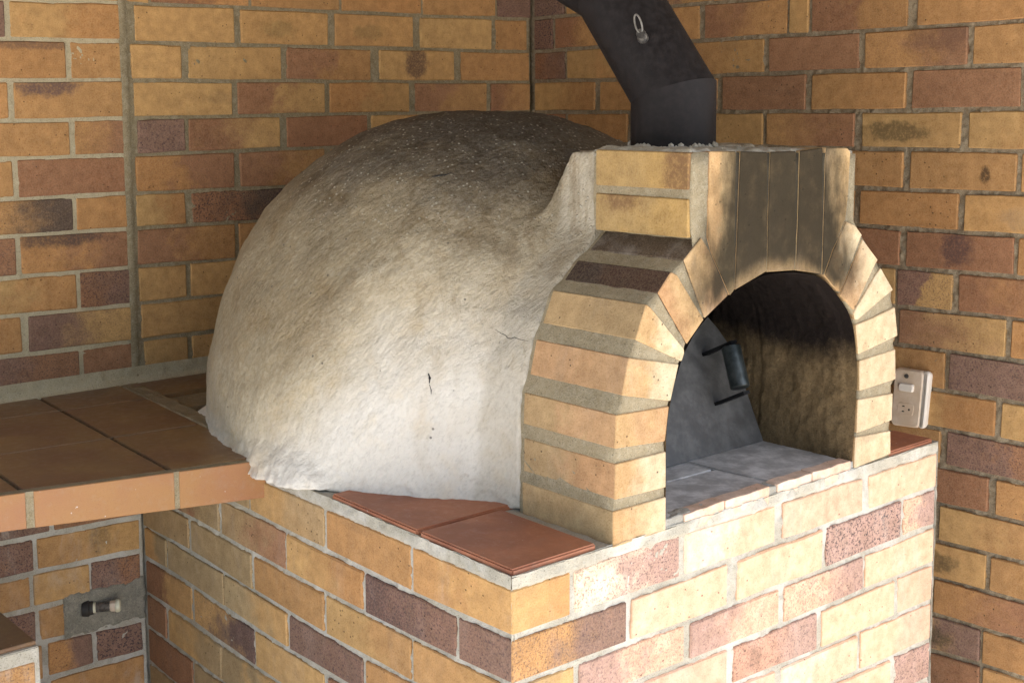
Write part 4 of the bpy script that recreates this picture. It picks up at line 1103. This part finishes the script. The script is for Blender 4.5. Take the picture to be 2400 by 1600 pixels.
# ================================================================== the oven
oven = tag(empty('pizza_oven', (.655, .5, .02)), 'domed wood-fired pizza oven with whitewashed dome, brick arch mouth and black flue', 'oven')
def par(o): return child_of(o, oven)

def poly_sdf(px, pz, poly):
    d = np.full(px.shape, 1e9); inside = np.zeros(px.shape, bool)
    n = len(poly)
    for i in range(n):
        ax, az = poly[i]; bx, bz = poly[(i + 1) % n]
        ex, ez = bx - ax, bz - az; wx, wz = px - ax, pz - az
        t = np.clip((wx * ex + wz * ez) / (ex * ex + ez * ez), 0, 1)
        d = np.minimum(d, (wx - ex * t) ** 2 + (wz - ez * t) ** 2)
        c = ((az <= pz) & (bz > pz)) | ((bz <= pz) & (az > pz))
        with np.errstate(divide='ignore', invalid='ignore'):
            xi = ax + (pz - az) / (bz - az if bz != az else 1e-9) * ex
        inside ^= c & (px < xi)
    return np.where(inside, -np.sqrt(d), np.sqrt(d))
COLLAR = [(.233, -.1), (.2326, .08), (.235, .187), (.2521, .277), (.2852, .3686), (.3399, .4436), (.4065, .502), (.50, .56), (.66, .585), (.82, .56), (.93, .515), (1.0078, .4445), (1.0681, .3763), (1.0895, .2774), (1.088, .185), (1.079, .0984), (1.077, -.1)]
def smin(a, b, k):
    h = np.clip(.5 + .5 * (b - a) / k, 0, 1)
    return b * (1 - h) + a * h - k * h * (1 - h)
def oven_sdf(x, y, z):
    e = .901; k = 2 / e
    zr = np.clip(z - .03, 0, None)
    rho = np.sqrt(((x - .653) / .647) ** 2 + ((y - .822) / .67) ** 2) + 1e-6
    f = (rho ** k + (zr / .724) ** k) ** (1 / k) - 1
    dome = f * .62
    skirt = .020 * np.exp(-np.clip(z - .02, 0, None) / .035) * np.clip((.75 - x) / .5, 0, 1) * np.clip((1.15 - y) / .3, .25, 1)
    dome = dome - skirt
    col = np.maximum(poly_sdf(x, z, COLLAR) - .003, np.abs(y - .53) - .295)
    bx = np.maximum(np.maximum(np.abs(x - .674) - .243, np.abs(y - .30) - .065), z - .680)
    d = smin(dome, col, .055)
    d = smin(d, bx, .030)
    blob = np.sqrt(((x - .020) / .040) ** 2 + ((y - .70) / .125) ** 2 + ((z - .005) / .062) ** 2) - 1
    d = smin(d, blob * .045, .03)
    blob2 = np.sqrt(((x - .13) / .035) ** 2 + ((y - 1.08) / .20) ** 2 + ((z - .03) / .03) ** 2) - 1
    d = smin(d, blob2 * .045, .03)
    zmin = np.where(x > .004 + y * .023, .020, -.055 + .012 * vnoise(y * 25, y * 0, y * 0))
    return np.maximum(d, zmin - z)
C0 = np.array((.653, .66, .20))
NA, NE = 900, 470
def sphere_dirs(na, ne):
    AZ, EL = np.meshgrid(np.linspace(0, 2 * np.pi, na), np.linspace(-.62, np.pi / 2 - .001, ne))
    return np.cos(EL) * np.cos(AZ), np.cos(EL) * np.sin(AZ), np.sin(EL)
dx, dy, dz = sphere_dirs(NA // 3, NE // 3)
r = np.full(dx.shape, .05)
for _ in range(60):
    s = oven_sdf(C0[0] + dx * r, C0[1] + dy * r, C0[2] + dz * r)
    r = r + np.clip(-s * .8, 0, .08)
def upsample(A, n, m):
    y = np.linspace(0, A.shape[0] - 1, n); x = np.linspace(0, A.shape[1] - 1, m)
    y0 = np.minimum(y.astype(int), A.shape[0] - 2); x0 = np.minimum(x.astype(int), A.shape[1] - 2)
    fy_, fx_ = (y - y0)[:, None], (x - x0)[None]
    a = A[y0][:, x0]; b = A[y0][:, x0 + 1]; c_ = A[y0 + 1][:, x0]; d_ = A[y0 + 1][:, x0 + 1]
    return (a * (1 - fx_) + b * fx_) * (1 - fy_) + (c_ * (1 - fx_) + d_ * fx_) * fy_
r = upsample(r, NE, NA)
dx, dy, dz = sphere_dirs(NA, NE)
X, Y, Z = C0[0] + dx * r, C0[1] + dy * r, C0[2] + dz * r
flat = np.clip((Y - .24) / .02, 0, 1)      # keep the face behind the arch bricks true
tq = np.array((.46, -.42, .78)); tq /= np.linalg.norm(tq)
dq = (X * tq[0] + Y * tq[1] + Z * tq[2]) * .52
XS, YS, ZS = X - dq * tq[0], Y - dq * tq[1], Z - dq * tq[2]
lump = fbm(X, Y, Z, 7, 3) * .0065 + fbm(XS, YS, ZS, 22, 2) * .0014 + fbm(XS, YS, ZS, 75, 2) * .0013
r2 = r + lump * np.clip((Y - .225) / .05, .15, 1)
foot = np.clip(1 - (Z - .03) / .07, 0, 1) * np.clip((.5 - X) / .3, 0, 1)
r2 = r2 + foot * (.007 * fbm(X, Y, Z, 30, 3) + .004 * fbm(X, Y, Z, 75, 2))
X, Y, Z = C0[0] + dx * r2, C0[1] + dy * r2, C0[2] + dz * r2
Y = np.maximum(Y, .2335)
Pd = np.stack([X, Y, Z], -1)
drop = (poly_sdf(X, Z, ARCH_IN) < .03) & (Y < .26)
dome_me = grid_mesh('dome', Pd[::-1], [MAT['plaster']], drop=drop[::-1])
dome = par(link('dome', dome_me))
from mathutils.bvhtree import BVHTree
_bvh = BVHTree.FromPolygons([v.co for v in dome_me.vertices], [tuple(p.vertices) for p in dome_me.polygons])
def surface_mark(name, pts, radii, sub=5):
    P = []
    for a, b in zip(pts, pts[1:]):
        for k in range(sub): P.append(Vector(a).lerp(Vector(b), k / sub))
    P.append(Vector(pts[-1]))
    rr_ = [float(np.interp(i / (len(P) - 1), np.linspace(0, 1, len(radii)), radii)) * RNG.uniform(.7, 1.25) for i in range(len(P))]
    Q = []
    for p in P:
        loc, nr, _, _ = _bvh.find_nearest(p); Q.append(loc)
    o = bm_obj(name, tube_bm(Q, rr_, 6), MAT['black_hole']); o.parent = dome
    return o
surface_mark('hairline_crack', [(.2599, .3308, .3452), (.262, .3184, .3399), (.2642, .3085, .3376), (.2647, .3019, .3326), (.2661, .2924, .3321), (.2683, .2852, .3353), (.2679, .2703, .3333), (.2688, .25, .3335)], [.0004, .0008, .0007, .0004])
surface_mark('trowel_gouge', [(.3106, .5846, .6209), (.3214, .5765, .6234), (.3319, .5655, .626), (.3481, .5599, .6308)], [.0006, .0022, .0018, .0004])
surface_mark('scratch', [(.1642, .4159, .2611), (.1638, .4115, .2526), (.1618, .4104, .243)], [.0012, .0022, .0010])
surface_mark('scratch', [(.1618, .4104, .241), (.1627, .4066, .2308), (.1617, .4055, .2218)], [.0006, .0012, .0003])

# mortar body of the arch and flue box (outer ring outline -> extruded)
def ring_body(name, outer, inner, y0, y1, mat, amp=.0012):
    bm = bmesh.new()
    def resample(P, n):
        P = np.array(P); s = np.r_[0, np.cumsum(np.hypot(*np.diff(P, axis=0).T))]
        t = np.linspace(0, s[-1], n); return np.stack([np.interp(t, s, P[:, 0]), np.interp(t, s, P[:, 1])], 1), t / s[-1]
    # pair outline points by key stations so that the strip follows the vault
    n = 150
    O_, _ = resample(outer, n); I_, _ = resample(inner, n)
    f = []
    rows = []
    K = 8
    for k in range(K + 1):
        t = k / K
        Q = O_ * (1 - t) + I_ * t
        rows.append([bm.verts.new((q[0], y0 + float(amp * vnoise(np.array(q[0] * 160), np.array(q[1] * 160), np.array(0.)) * (0 if k in (0, K) else 1)), q[1])) for q in Q])
    for a, b in zip(rows, rows[1:]):
        for i in range(n - 1): bm.faces.new((a[i], a[i + 1], b[i + 1], b[i]))
    for edge in (rows[0], rows[-1]):
        prev = edge
        for s in range(1, 13):
            yy = y0 + (y1 - y0) * s / 12
            cur = [bm.verts.new((v.co.x + RNG.uniform(-.0012, .0012), yy, v.co.z + RNG.uniform(-.0012, .0012))) for v in edge]
            for i in range(n - 1): bm.faces.new((prev[i], prev[i + 1], cur[i + 1], cur[i]))
            prev = cur
    bmesh.ops.recalc_face_normals(bm, faces=bm.faces)
    return bm_obj(name, bm, mat, None, True)
def off_in(P, c, k):  # pull the outline in a little so that the bricks stand proud
    return [(x + (c[0] - x) / math.hypot(c[0] - x, c[1] - z) * k, z + (c[1] - z) / math.hypot(c[0] - x, c[1] - z) * k if z > .05 else z) for x, z in P]
core_out = [(x, z) for x, z in ARCH_OUT]
core_out = off_in(core_out, (.66, .25), .0022)
core_in = off_in(ARCH_IN, (.66, .2), -.0022)
core_out = [(core_out[0][0], .015)] + core_out + [(core_out[-1][0], .015)]
core_in = [(core_in[0][0], .015)] + core_in + [(core_in[-1][0], .015)]
par(ring_body('arch_mortar', core_out, core_in, .0022, .236, MAT['mortar_arch']))

SOOTY = set(range(7, 13))
for i, (fcd, scd, poly) in enumerate(ARCH):
    fcd, scd = [w.replace('y', 'u').replace('o', 'v').replace('r', 'v').replace('p', 'v' if RNG.random() < .5 else 'p') for w in (fcd, scd)]
    ring = [(x, -.0008 + RNG.uniform(-.0008, .0008), z) for x, z in poly]
    # ccw as seen from the front (-Y)
    ar = sum(ring[k][0] * ring[(k + 1) % len(ring)][2] - ring[(k + 1) % len(ring)][0] * ring[k][2] for k in range(len(ring)))
    if ar < 0: ring = ring[::-1]
    dep = .050 if i in (7, 8, 9, 10, 11) else .227
    bm = prism('arch_brick', ring, (0, dep, 0), None, bev=.0016)
    wide = i < 6 or i > 12
    o = par(finish_bm('arch_brick', bm, [MAT['arch'], MAT['brick_side']], (1, 0, 0), (0, 0, 1), (0, -1, 0), None, True))
    dress(o, fcd, side=scd, lime=.15 if i < 6 else .3, speck=.08, tone=1.0)
    if i in (6,): o['cs'] = [.060, .040, .026]; o['ct'] = [.075, .05, .03]
    if i in (5,): o['cs'] = [.035, .020, .016]; o['ct'] = [.06, .03, .02]
    if i in (1,): o['stain'] = [0, 0, 0]
# two bricks laid flat on the left flank of the flue box
for z0, z1, cd, st in ((.531, .600, 'yy', None), (.6155, .6815, 'yy', 'r')):
    ring = [(.4215, y, z) for y, z in ((.2275, z0), (.004, z0 + .001), (.004, z1), (.2275, z1 + .0005))]
    bm = prism('flank_brick', ring, (.06, 0, 0), None, bev=.002)
    o = par(finish_bm('flank_brick', bm, [MAT['brick']], (0, 1, 0), (0, 0, 1), (-1, 0, 0), None))
    dress(o, cd, lime=0)
    o['ca'] = [.40, .25, .085]; o['cb'] = [.38, .25, .10]
    o['stain'] = [.05, .5, .8] if st else [.72, .98, .75]; o['srad'] = [.22, .9, 1] if st else [.22, .42, 1]; o['scol'] = [.12, .055, .035]
# rough mortar lid over the flue box
A, B = np.meshgrid(np.linspace(.426, .924, 160), np.linspace(.006, .238, 90))
edge = np.minimum(np.minimum(A - .426, .924 - A), np.minimum(B - .006, .238 - B))
h = .6875 + .004 * fbm(A, B, A * 0, 60, 3) - .005 * np.clip(1 - edge / .012, 0, 1) - .034 * (A - .418)
h[0, :] -= .012; h[:, 0] -= .012; h[:, -1] -= .012
par(link('mortar_lid', grid_mesh('mortar_lid', np.stack([A, B, h], -1), [MAT['mortar_base']])))

# tunnel lining behind the arch: follows the mouth outline
Iq = np.array([(ARCH_IN[0][0], .01)] + ARCH_IN + [(ARCH_IN[-1][0], .01)])
s = np.r_[0, np.cumsum(np.hypot(*np.diff(Iq, axis=0).T))]; tt = np.linspace(0, s[-1], 200)
# smooth the vault
qx, qz = np.interp(tt, s, Iq[:, 0]), np.interp(tt, s, Iq[:, 1])
ker = np.ones(13) / 13; sx, sz = qx.copy(), qz.copy()
sx[6:-6] = np.convolve(qx, ker, 'valid'); sz[6:-6] = np.convolve(qz, ker, 'valid')
cx, cz = .66, .18
L = np.hypot(sx - cx, sz - cz)
yy = np.linspace(.003, .62, 140)
T, YY = np.meshgrid(np.arange(200), yy)
bx_, bz_ = sx[T], sz[T]; ll = L[T]
rr = .0035 + .004 * fbm(bx_, YY, bz_, 22, 3) + .0025 * fbm(bx_, YY, bz_, 90, 2)
rr = np.where(YY < .034, -.0045 + rr * .12, rr - .010)
rr = np.where(YY > .235, rr + .004, rr)
P = np.stack([bx_ + (bx_ - cx) / ll * rr, YY, bz_ + (bz_ - cz) / ll * rr], -1)
par(link('tunnel_lining', grid_mesh('tunnel_lining', P, [MAT['lining']])))
bm = box_bm((.30, .62, .0), (1.02, .64, .50)); par(bm_obj('oven_back', bm, MAT['lining']))

# hearth slabs
def hearth(poly, z1):
    o = slab('hearth_slab', poly, .012, z1, MAT['hearth'], None, .003); return par(o)
hearth([(.36, .010), (.700, .012), (.690, .150), (.36, .155)], .0325)
hearth([(.704, .014), (.955, .018), (.955, .62), (.690, .62), (.690, .14)], .0338)
hearth([(.36, .158), (.687, .154), (.687, .62), (.36, .62)], .0320)

# leaning steel door
door_l = .50
def dpt(x, z, off=0.0):   # a point of the door face at height z
    nrm = Vector((0, -1, door_l)).normalized()
    return Vector((x, .214 + door_l * (z - .033), z)) + nrm * off
bm = bmesh.new(); outline = [(.378, .036)]
for k in range(0, 25):
    a = math.pi - math.pi * k / 24
    outline.append((.655 + .284 * math.cos(a), .195 + .195 * math.sin(a)))
outline += [(.932, .036)]
f = [bm.verts.new(dpt(x, z)) for x, z in outline]; b = [bm.verts.new(dpt(x, z, -.004)) for x, z in outline]
bm.faces.new(f); bm.faces.new(b[::-1])
for i in range(len(f)): bm.faces.new((f[i], f[(i + 1) % len(f)], b[(i + 1) % len(f)], b[i]))
bmesh.ops.recalc_face_normals(bm, faces=bm.faces)
door = par(bm_obj('door', bm, MAT['steel']))
def chain(o): o.parent = door; return o
for (bx0, bz0) in HANDLE:
    a, c = dpt(bx0, bz0, -.001), dpt(bx0, bz0, HLEN)
    bm = bmesh.new(); up = Vector((0, door_l, 1)).normalized()
    w = Vector((1, 0, 0))
    vs = [bm.verts.new(p + w * sx_ * .010 + up * su * .0035) for p in (a, c) for sx_, su in ((-1, -1), (1, -1), (1, 1), (-1, 1))]
    for q in ((0, 1, 2, 3), (7, 6, 5, 4), (0, 4, 5, 1), (1, 5, 6, 2), (2, 6, 7, 3), (3, 7, 4, 0)): bm.faces.new([vs[i] for i in q])
    bmesh.ops.recalc_face_normals(bm, faces=bm.faces)
    chain(bm_obj('handle_bracket', bm, MAT['black_iron']))
g0, g1 = dpt(HANDLE[0][0], HANDLE[0][1] - .006, HLEN - .012), dpt(HANDLE[1][0], HANDLE[1][1] + .012, HLEN - .012)
bm = tube_bm([g0, g0 + (g1 - g0) * .02, g0 + (g1 - g0) * .98, g1], [.0185, .0205, .0205, .0185], 32)
chain(bm_obj('handle_grip', bm, MAT['grip'], smooth=False))

# flue
FB = Vector(FLUE_BASE)
d1 = Vector(FLUE_D1).normalized(); d2 = Vector(FLUE_D2).normalized()
pts = [FB, FB + Vector((0, 0, FLUE_H)), FB + Vector((0, 0, FLUE_H)) + d1 * FLUE_L, FB + Vector((0, 0, FLUE_H)) + d1 * FLUE_L + d2 * .6]
def mitred(seglist, rad, keep):
    bm = tube_bm(seglist, rad, 72, cap=False)
    n = 72
    bm.faces.ensure_lookup_table()
    drop = [f for k, f in enumerate(bm.faces) if k // n != keep]
    bmesh.ops.delete(bm, geom=drop, context='FACES')
    for f in bm.faces: f.smooth = True
    return bm
flue = par(bm_obj('flue_pipe', mitred(pts, FLUE_R + .0018, 0), MAT['flue']))
def fl(o): o.parent = flue; return o
fl(bm_obj('elbow_segment', mitred(pts, FLUE_R, 1), MAT['flue']))
fl(bm_obj('elbow_segment', mitred(pts, FLUE_R - .0016, 2), MAT['flue']))
# base bead
bm = bmesh.new()
for k in range(56):
    a = 2 * math.pi * k / 56
    bmesh.ops.create_icosphere(bm, subdivisions=1, radius=RNG.uniform(.004, .008), matrix=Matrix.Translation(FB + Vector((math.cos(a) * (FLUE_R + .002), math.sin(a) * (FLUE_R + .002), RNG.uniform(.008, .018)))))
par(bm_obj('pipe_bedding', bm, MAT['mortar_base']))

# damper pull on the flue: boss, coil and wire loop
hp = Vector(HOOK_P); hn = Vector(HOOK_N).normalized(); hd = Vector(HOOK_D).normalized()
def dm(o): o.parent = flue; return o
damper = fl(bm_obj('damper_pull', tube_bm([hp - hn * .01, hp + hn * .004, hp + hn * .0045, hp + hn * .020, hp + hn * .0205, hp + hn * .028], [.011, .011, .0075, .0070, .0095, .0085], 18), MAT['galv']))
coil = [hp + hn * (.005 + .015 * t / 60) + (hd * math.cos(t * 2 * math.pi / 14) + hd.cross(hn) * math.sin(t * 2 * math.pi / 14)) * .0085 for t in range(60)]
dm(bm_obj('coil_spring', tube_bm(coil, .0012, 8), MAT['galv']))
lc = hp + hn * .026
sidev = hd.cross(hn).normalized()
loop = [lc + hd * (.018 - .019 * math.cos(2 * math.pi * t / 32)) + sidev * .0062 * math.sin(2 * math.pi * t / 32) for t in range(33)]
dm(bm_obj('wire_loop', tube_bm(loop, .0019, 8), MAT['bright_wire']))

# ================================================================== tiled bench
bench = tag(empty('tiled_bench', (-.2, 1.2, -.04)), 'tiled bench ledge with dark brown tiles and an orange tile edge left of the oven', 'bench')
def bpar(o): return child_of(o, bench)
bx0, bx1 = -1.0, .028
yf, yb = BENCH_Y, 1.66
def fy(x): return yf + BENCH_SK * (x - .02)     # front line is slightly out of square
bm = bmesh.new()
pl = [(bx0, fy(bx0) + .006), (bx1, fy(bx1) + .006), (bx1 + .07, yb), (bx0, yb)]
a = [bm.verts.new((x, y, .0385)) for x, y in pl]; b = [bm.verts.new((x, y, -.008)) for x, y in pl]
bm.faces.new(a); bm.faces.new(b[::-1])
for i in range(4): bm.faces.new((a[i], a[(i + 1) % 4], b[(i + 1) % 4], b[i]))
bmesh.ops.recalc_face_normals(bm, faces=bm.faces)
bpar(bm_obj('bench_slab', bm, MAT['grout']))
# columns bounded by joints that run back to the wall
J = [(lambda y: .036 + .080 * (y - .85)), (lambda y: -.173 + .062 * (y - .85)), (lambda y: -.459 + .045 * (y - .85)), (lambda y: -.75 + .03 * (y - .85)), (lambda y: -1.0)]
ROWY = [None, 1.130, 1.452, 1.640]
for c in range(4):
    for rr_ in range(3):
        g = .0042 if rr_ else .005
        def yy_(r_, x):
            return fy(x) + .018 if r_ == 0 else ROWY[r_] - .10 * (x - .05) * (1 if r_ < 3 else 0)
        xr, xl = J[c], J[c + 1]
        q = []
        for (jf, sgn) in ((xl, 1), (xr, -1)):
            for rk, sg in ((rr_, 1), (rr_ + 1, -1)):
                y = yy_(rk, jf(1.2)) + sg * .0028
                q.append((jf(y) + sgn * (.0045 if rr_ < 3 else 0), y))
        poly = [q[0], q[2], q[3], q[1]]
        o = slab('top_tile', poly, .030, .0435 + RNG.uniform(-.0005, .0008), MAT['tile_dark'], None, .0015)
        bpar(o)
bm = box_bm((.09, 1.34, .016), (.75, 1.632, .032)); bpar(bm_obj('tile_bedding', bm, MAT['mortar_olive']))
# thin pale joints running along the wall
for rk in (1, 2):
    pts_ = [(x, ROWY[rk] - .10 * (x - .05)) for x in np.linspace(.045 if rk == 1 else .075, -1.0, 12)]
    bmj = bmesh.new()
    for (xa, ya), (xb, yb_) in zip(pts_, pts_[1:]):
        vs = [bmj.verts.new(p) for p in ((xa, ya - .0026, .0436), (xb, yb_ - .0026, .0436), (xb, yb_ + .0026, .0436), (xa, ya + .0026, .0436))]
        bmj.faces.new(vs[::-1])
    bpar(bm_obj('tile_joint', bmj, MAT['mortar_pale']))
# strip tile beside the dome, and mortar filled gap
bpar(slab('top_tile', [(.10, 1.46), (.40, 1.47), (.40, 1.63), (.112, 1.63)], .030, .0440, MAT['tile_dark'], None, .0015))
A, B = np.meshgrid(np.linspace(-.004, .048, 22), np.linspace(.80, 1.655, 190))
h = .0445 + .0022 * fbm(A, B, A * 0, 35, 3); h[:, 0] -= .004; h[:, -1] -= .008
bpar(link('mortar_band', grid_mesh('mortar_band', np.stack([A + .036 + .080 * (B - .85), B, h], -1), [MAT['mortar_olive']])))
# fascia tiles
edges = [(.026, -.165), (-.176, -.452), (-.468, -.745), (-.755, -.998)]
for xa, xb in edges:
    ring = []
    P = [(xb, -.0415 + FSL * (xb - .02)), (xa, -.0415 + FSL * (xa - .02)), (xa, .0385 + FST * (xa - .02)), (xb, .0385 + FST * (xb - .02))]
    ring = [(x, fy(x) - .004, z) for x, z in P]
    bm = prism('front_tile', ring, (0, .014, 0), None, bev=.0012)
    me = bpy.data.meshes.new('front_tile'); bm.to_mesh(me); bm.free(); me.materials.append(MAT['tile_face'])
    o = bpar(link('front_tile', me)); o['seed'] = [RNG.uniform(0, 30) for _ in range(3)]
# pale joint body between the fascia tiles
ring = [(bx0, fy(bx0) - .0015, -.0415 + FSL * (bx0 - .02)), (bx1, fy(bx1) - .0015, -.0415), (bx1, fy(bx1) - .0015, .0385), (bx0, fy(bx0) - .0015, .0385 + FST * (bx0 - .02))]
bm = prism('joint_body', ring, (0, .02, 0), None, bev=0); bpar(bm_obj('joint_body', bm, MAT['mortar_olive']))
# mortar cove where the wall meets the bench
for key, ua, ub in (('back', UX - .5, UX + .5),):
    O, u, n = wall_frame('back')
    A, B = np.meshgrid(np.linspace(1.0, UX + 1.0, 330), np.linspace(0, 1, 12))
    hh = .0035 + .0035 * fbm(A, B * .1, A * 0, 9, 3) + .0025 * fbm(A, B * .05, A * 0 + 4, 45, 2)
    prof_n = np.where(B < .5, .016 * (1 - B * 2) ** 2 + .002, .002) + hh * .7
    zz_ = .040 + B * .046
    P = np.array(O) + A[..., None] * np.array(u) + prof_n[..., None] * np.array(n) + zz_[..., None] * np.array((0, 0, 1.))
    bpar(link('mortar_cove', grid_mesh('mortar_cove', P, [MAT['mortar_cream']])))

# ================================================================== lower tiled ledge at the frame corner
lx, lz, ly = LEDGE
ledge = tag(empty('tiled_ledge', (lx - .15, ly, lz - .02)), 'low brick ledge with a dark tiled top in front of the recess under the bench', 'ledge')
def lpar(o): return child_of(o, ledge)
bm = box_bm((lx - .45, ly + .002, -.95), (lx - .002, 1.39, lz - .006), .002); lpar(bm_obj('ledge_core', bm, MAT['mortar_base']))
lpar(slab('top_tile', [(lx - .20, ly + .012), (lx - .004, ly + .012), (lx - .004, ly + .22), (lx - .20, ly + .22)], lz - .01, lz + .002, MAT['tile_dark'], None, .0015))
lpar(slab('top_tile', [(lx - .20, ly + .228), (lx - .004, ly + .228), (lx - .004, 1.38), (lx - .20, 1.38)], lz - .01, lz + .0015, MAT['tile_dark'], None, .0015))
lpar(slab('top_tile', [(lx - .45, ly + .012), (lx - .208, ly + .012), (lx - .208, 1.38), (lx - .45, 1.38)], lz - .01, lz + .0018, MAT['tile_dark'], None, .0015))
z = lz - .034; k = 0
while z > -.9:
    x = lx - .012 - (.0 if k % 2 == 0 else -.13)
    while x > lx - .44:
        xa = min(x, lx - .012); xb = max(x - .27, lx - .45)
        ring = [(xb, ly, z - .074), (xa, ly, z - .074), (xa, ly, z), (xb, ly, z)]
        bm = prism('brick', ring, (0, .1, 0), None, bev=.0025)
        o = lpar(finish_bm('brick', bm, [MAT['brick']], (1, 0, 0), (0, 0, 1), (0, -1, 0), None)); dress(o, RNG.choice(('po', 'oo', 'rp')), lime=.5)
        x -= .283
    z -= .086; k += 1

# ================================================================== wall socket
O, u, n = wall_frame('right')
(ua, za), (ub, zb), (uc, zc), (ud, zd) = SOCKET[:4]
sock = tag(empty('wall_socket', O + u * ((ua + uc) / 2) + Vector((0, 0, (za + zc) / 2))), 'cream switch and power socket plate on the brick wall just right of the oven mouth', 'socket')
def skp(o): return child_of(o, sock)
def wp(uu, zz, off): return O + u * uu + n * off + Vector((0, 0, zz))
def blerp(a, b):   # a across (0 left..1 right), b up
    lo = (ud + (uc - ud) * a, zd + (zc - zd) * a); hi = (ua + (ub - ua) * a, za + (zb - za) * a)
    return (lo[0] + (hi[0] - lo[0]) * b, lo[1] + (hi[1] - lo[1]) * b)
def plate(name, a0, a1, b0, b1, o0, o1, mat, rad=.012, taper=.006, segs=5):
    W_, H_ = abs(uc - ud), abs(za - zd)
    bm = bmesh.new(); rings = []
    for off, ins in ((o0, 0.0), (o0 + (o1 - o0) * .55, 0.0), (o0 + (o1 - o0) * .85, taper * .4), (o1, taper)):
        ring = []
        for cx_, cy_, st in ((1, 1, 0), (0, 1, 1), (0, 0, 2), (1, 0, 3)):
            for k in range(segs + 1):
                an = math.pi / 2 * (st + k / segs)
                ca_ = (a1 if cx_ else a0); cb_ = (b1 if cy_ else b0)
                pa = ca_ + (-1 if cx_ else 1) * (rad + ins) / W_ + math.cos(an) * rad / W_
                pb = cb_ + (-1 if cy_ else 1) * (rad + ins) / H_ + math.sin(an) * rad / H_
                ring.append(bm.verts.new(wp(*blerp(pa, pb), off)))
        rings.append(ring)
    m_ = len(rings[0])
    for r0, r1 in zip(rings, rings[1:]):
        for k in range(m_): bm.faces.new((r0[k], r0[(k + 1) % m_], r1[(k + 1) % m_], r1[k]))
    bm.faces.new(rings[-1]); bm.faces.new(rings[0][::-1])
    bmesh.ops.recalc_face_normals(bm, faces=bm.faces)
    return skp(bm_obj(name, bm, mat))
plate('back_box', .02, .98, .02, .98, -.002, .010, MAT['white_plastic'], .010, .0)
plate('cover_plate', .0, .86, .0, 1.0, .008, .022, MAT['plate'], .011, .004)
plate('lit_bevel', .80, 1.0, .0, 1.0, .006, .019, MAT['white_plastic'], .010, .004)  # side bevel of the plate, its catch of light painted in as white
plate('rocker_switch', .20, .62, .62, .76, .020, .029, MAT['white_plastic'], .005, .002)
plate('socket_face', .18, .66, .20, .42, .020, .0228, MAT['plate'], .008, .001)
for a, b_, wa, wb in ((.36, .36, .07, .018), (.36, .27, .07, .018), (.53, .31, .045, .035)):
    plate('pin_slot', a - wa / 2, a + wa / 2, b_ - wb / 2, b_ + wb / 2, .0215, .0232, MAT['black_hole'], .0006, .0, 1)
cc = blerp(.38, .885)
bm = tube_bm([wp(*cc, .020), wp(*cc, .0245)], .0055, 18); skp(bm_obj('cover_screw', bm, MAT['galv']))

# ================================================================== pipe stub under the bench
O, u, n = wall_frame('lower')
sp0 = O + u * STUB[0][0] + Vector((0, 0, STUB[0][1])) + n * .002
ax = (u * 1.0 + n * .55 + Vector((0, 0, .02))).normalized()
stub = tag(empty('pipe_stub', sp0), 'short rusty pipe stub with a yellowed plug in the mortar patch under the bench', 'pipe')
def stp(o): return child_of(o, stub)
stp(bm_obj('wall_ring', tube_bm([sp0 - ax * .012, sp0 + ax * .004, sp0 + ax * .006, sp0 + ax * .014], [.019, .020, .0165, .016], 28), MAT['ring'], smooth=False))
stp(bm_obj('white_tape', tube_bm([sp0 + ax * .013, sp0 + ax * .020], .0128, 24), MAT['cap']))
thr = [sp0 + ax * (.019 + .0022 * k) for k in range(17)]
stp(bm_obj('threaded_pipe', tube_bm(thr, [.0118 if k % 2 else .0105 for k in range(17)], 22), MAT['galv']))
e0 = sp0 + ax * .052
stp(bm_obj('plug_collar', tube_bm([e0, e0 + ax * .004, e0 + ax * .014, e0 + ax * .016], [.011, .0138, .0138, .012], 8), MAT['plate']))
stp(bm_obj('plug_cap', tube_bm([e0 + ax * .014, e0 + ax * .017, e0 + ax * .024, e0 + ax * .0265], [.0135, .0158, .0152, .012], 24), MAT['cap']))
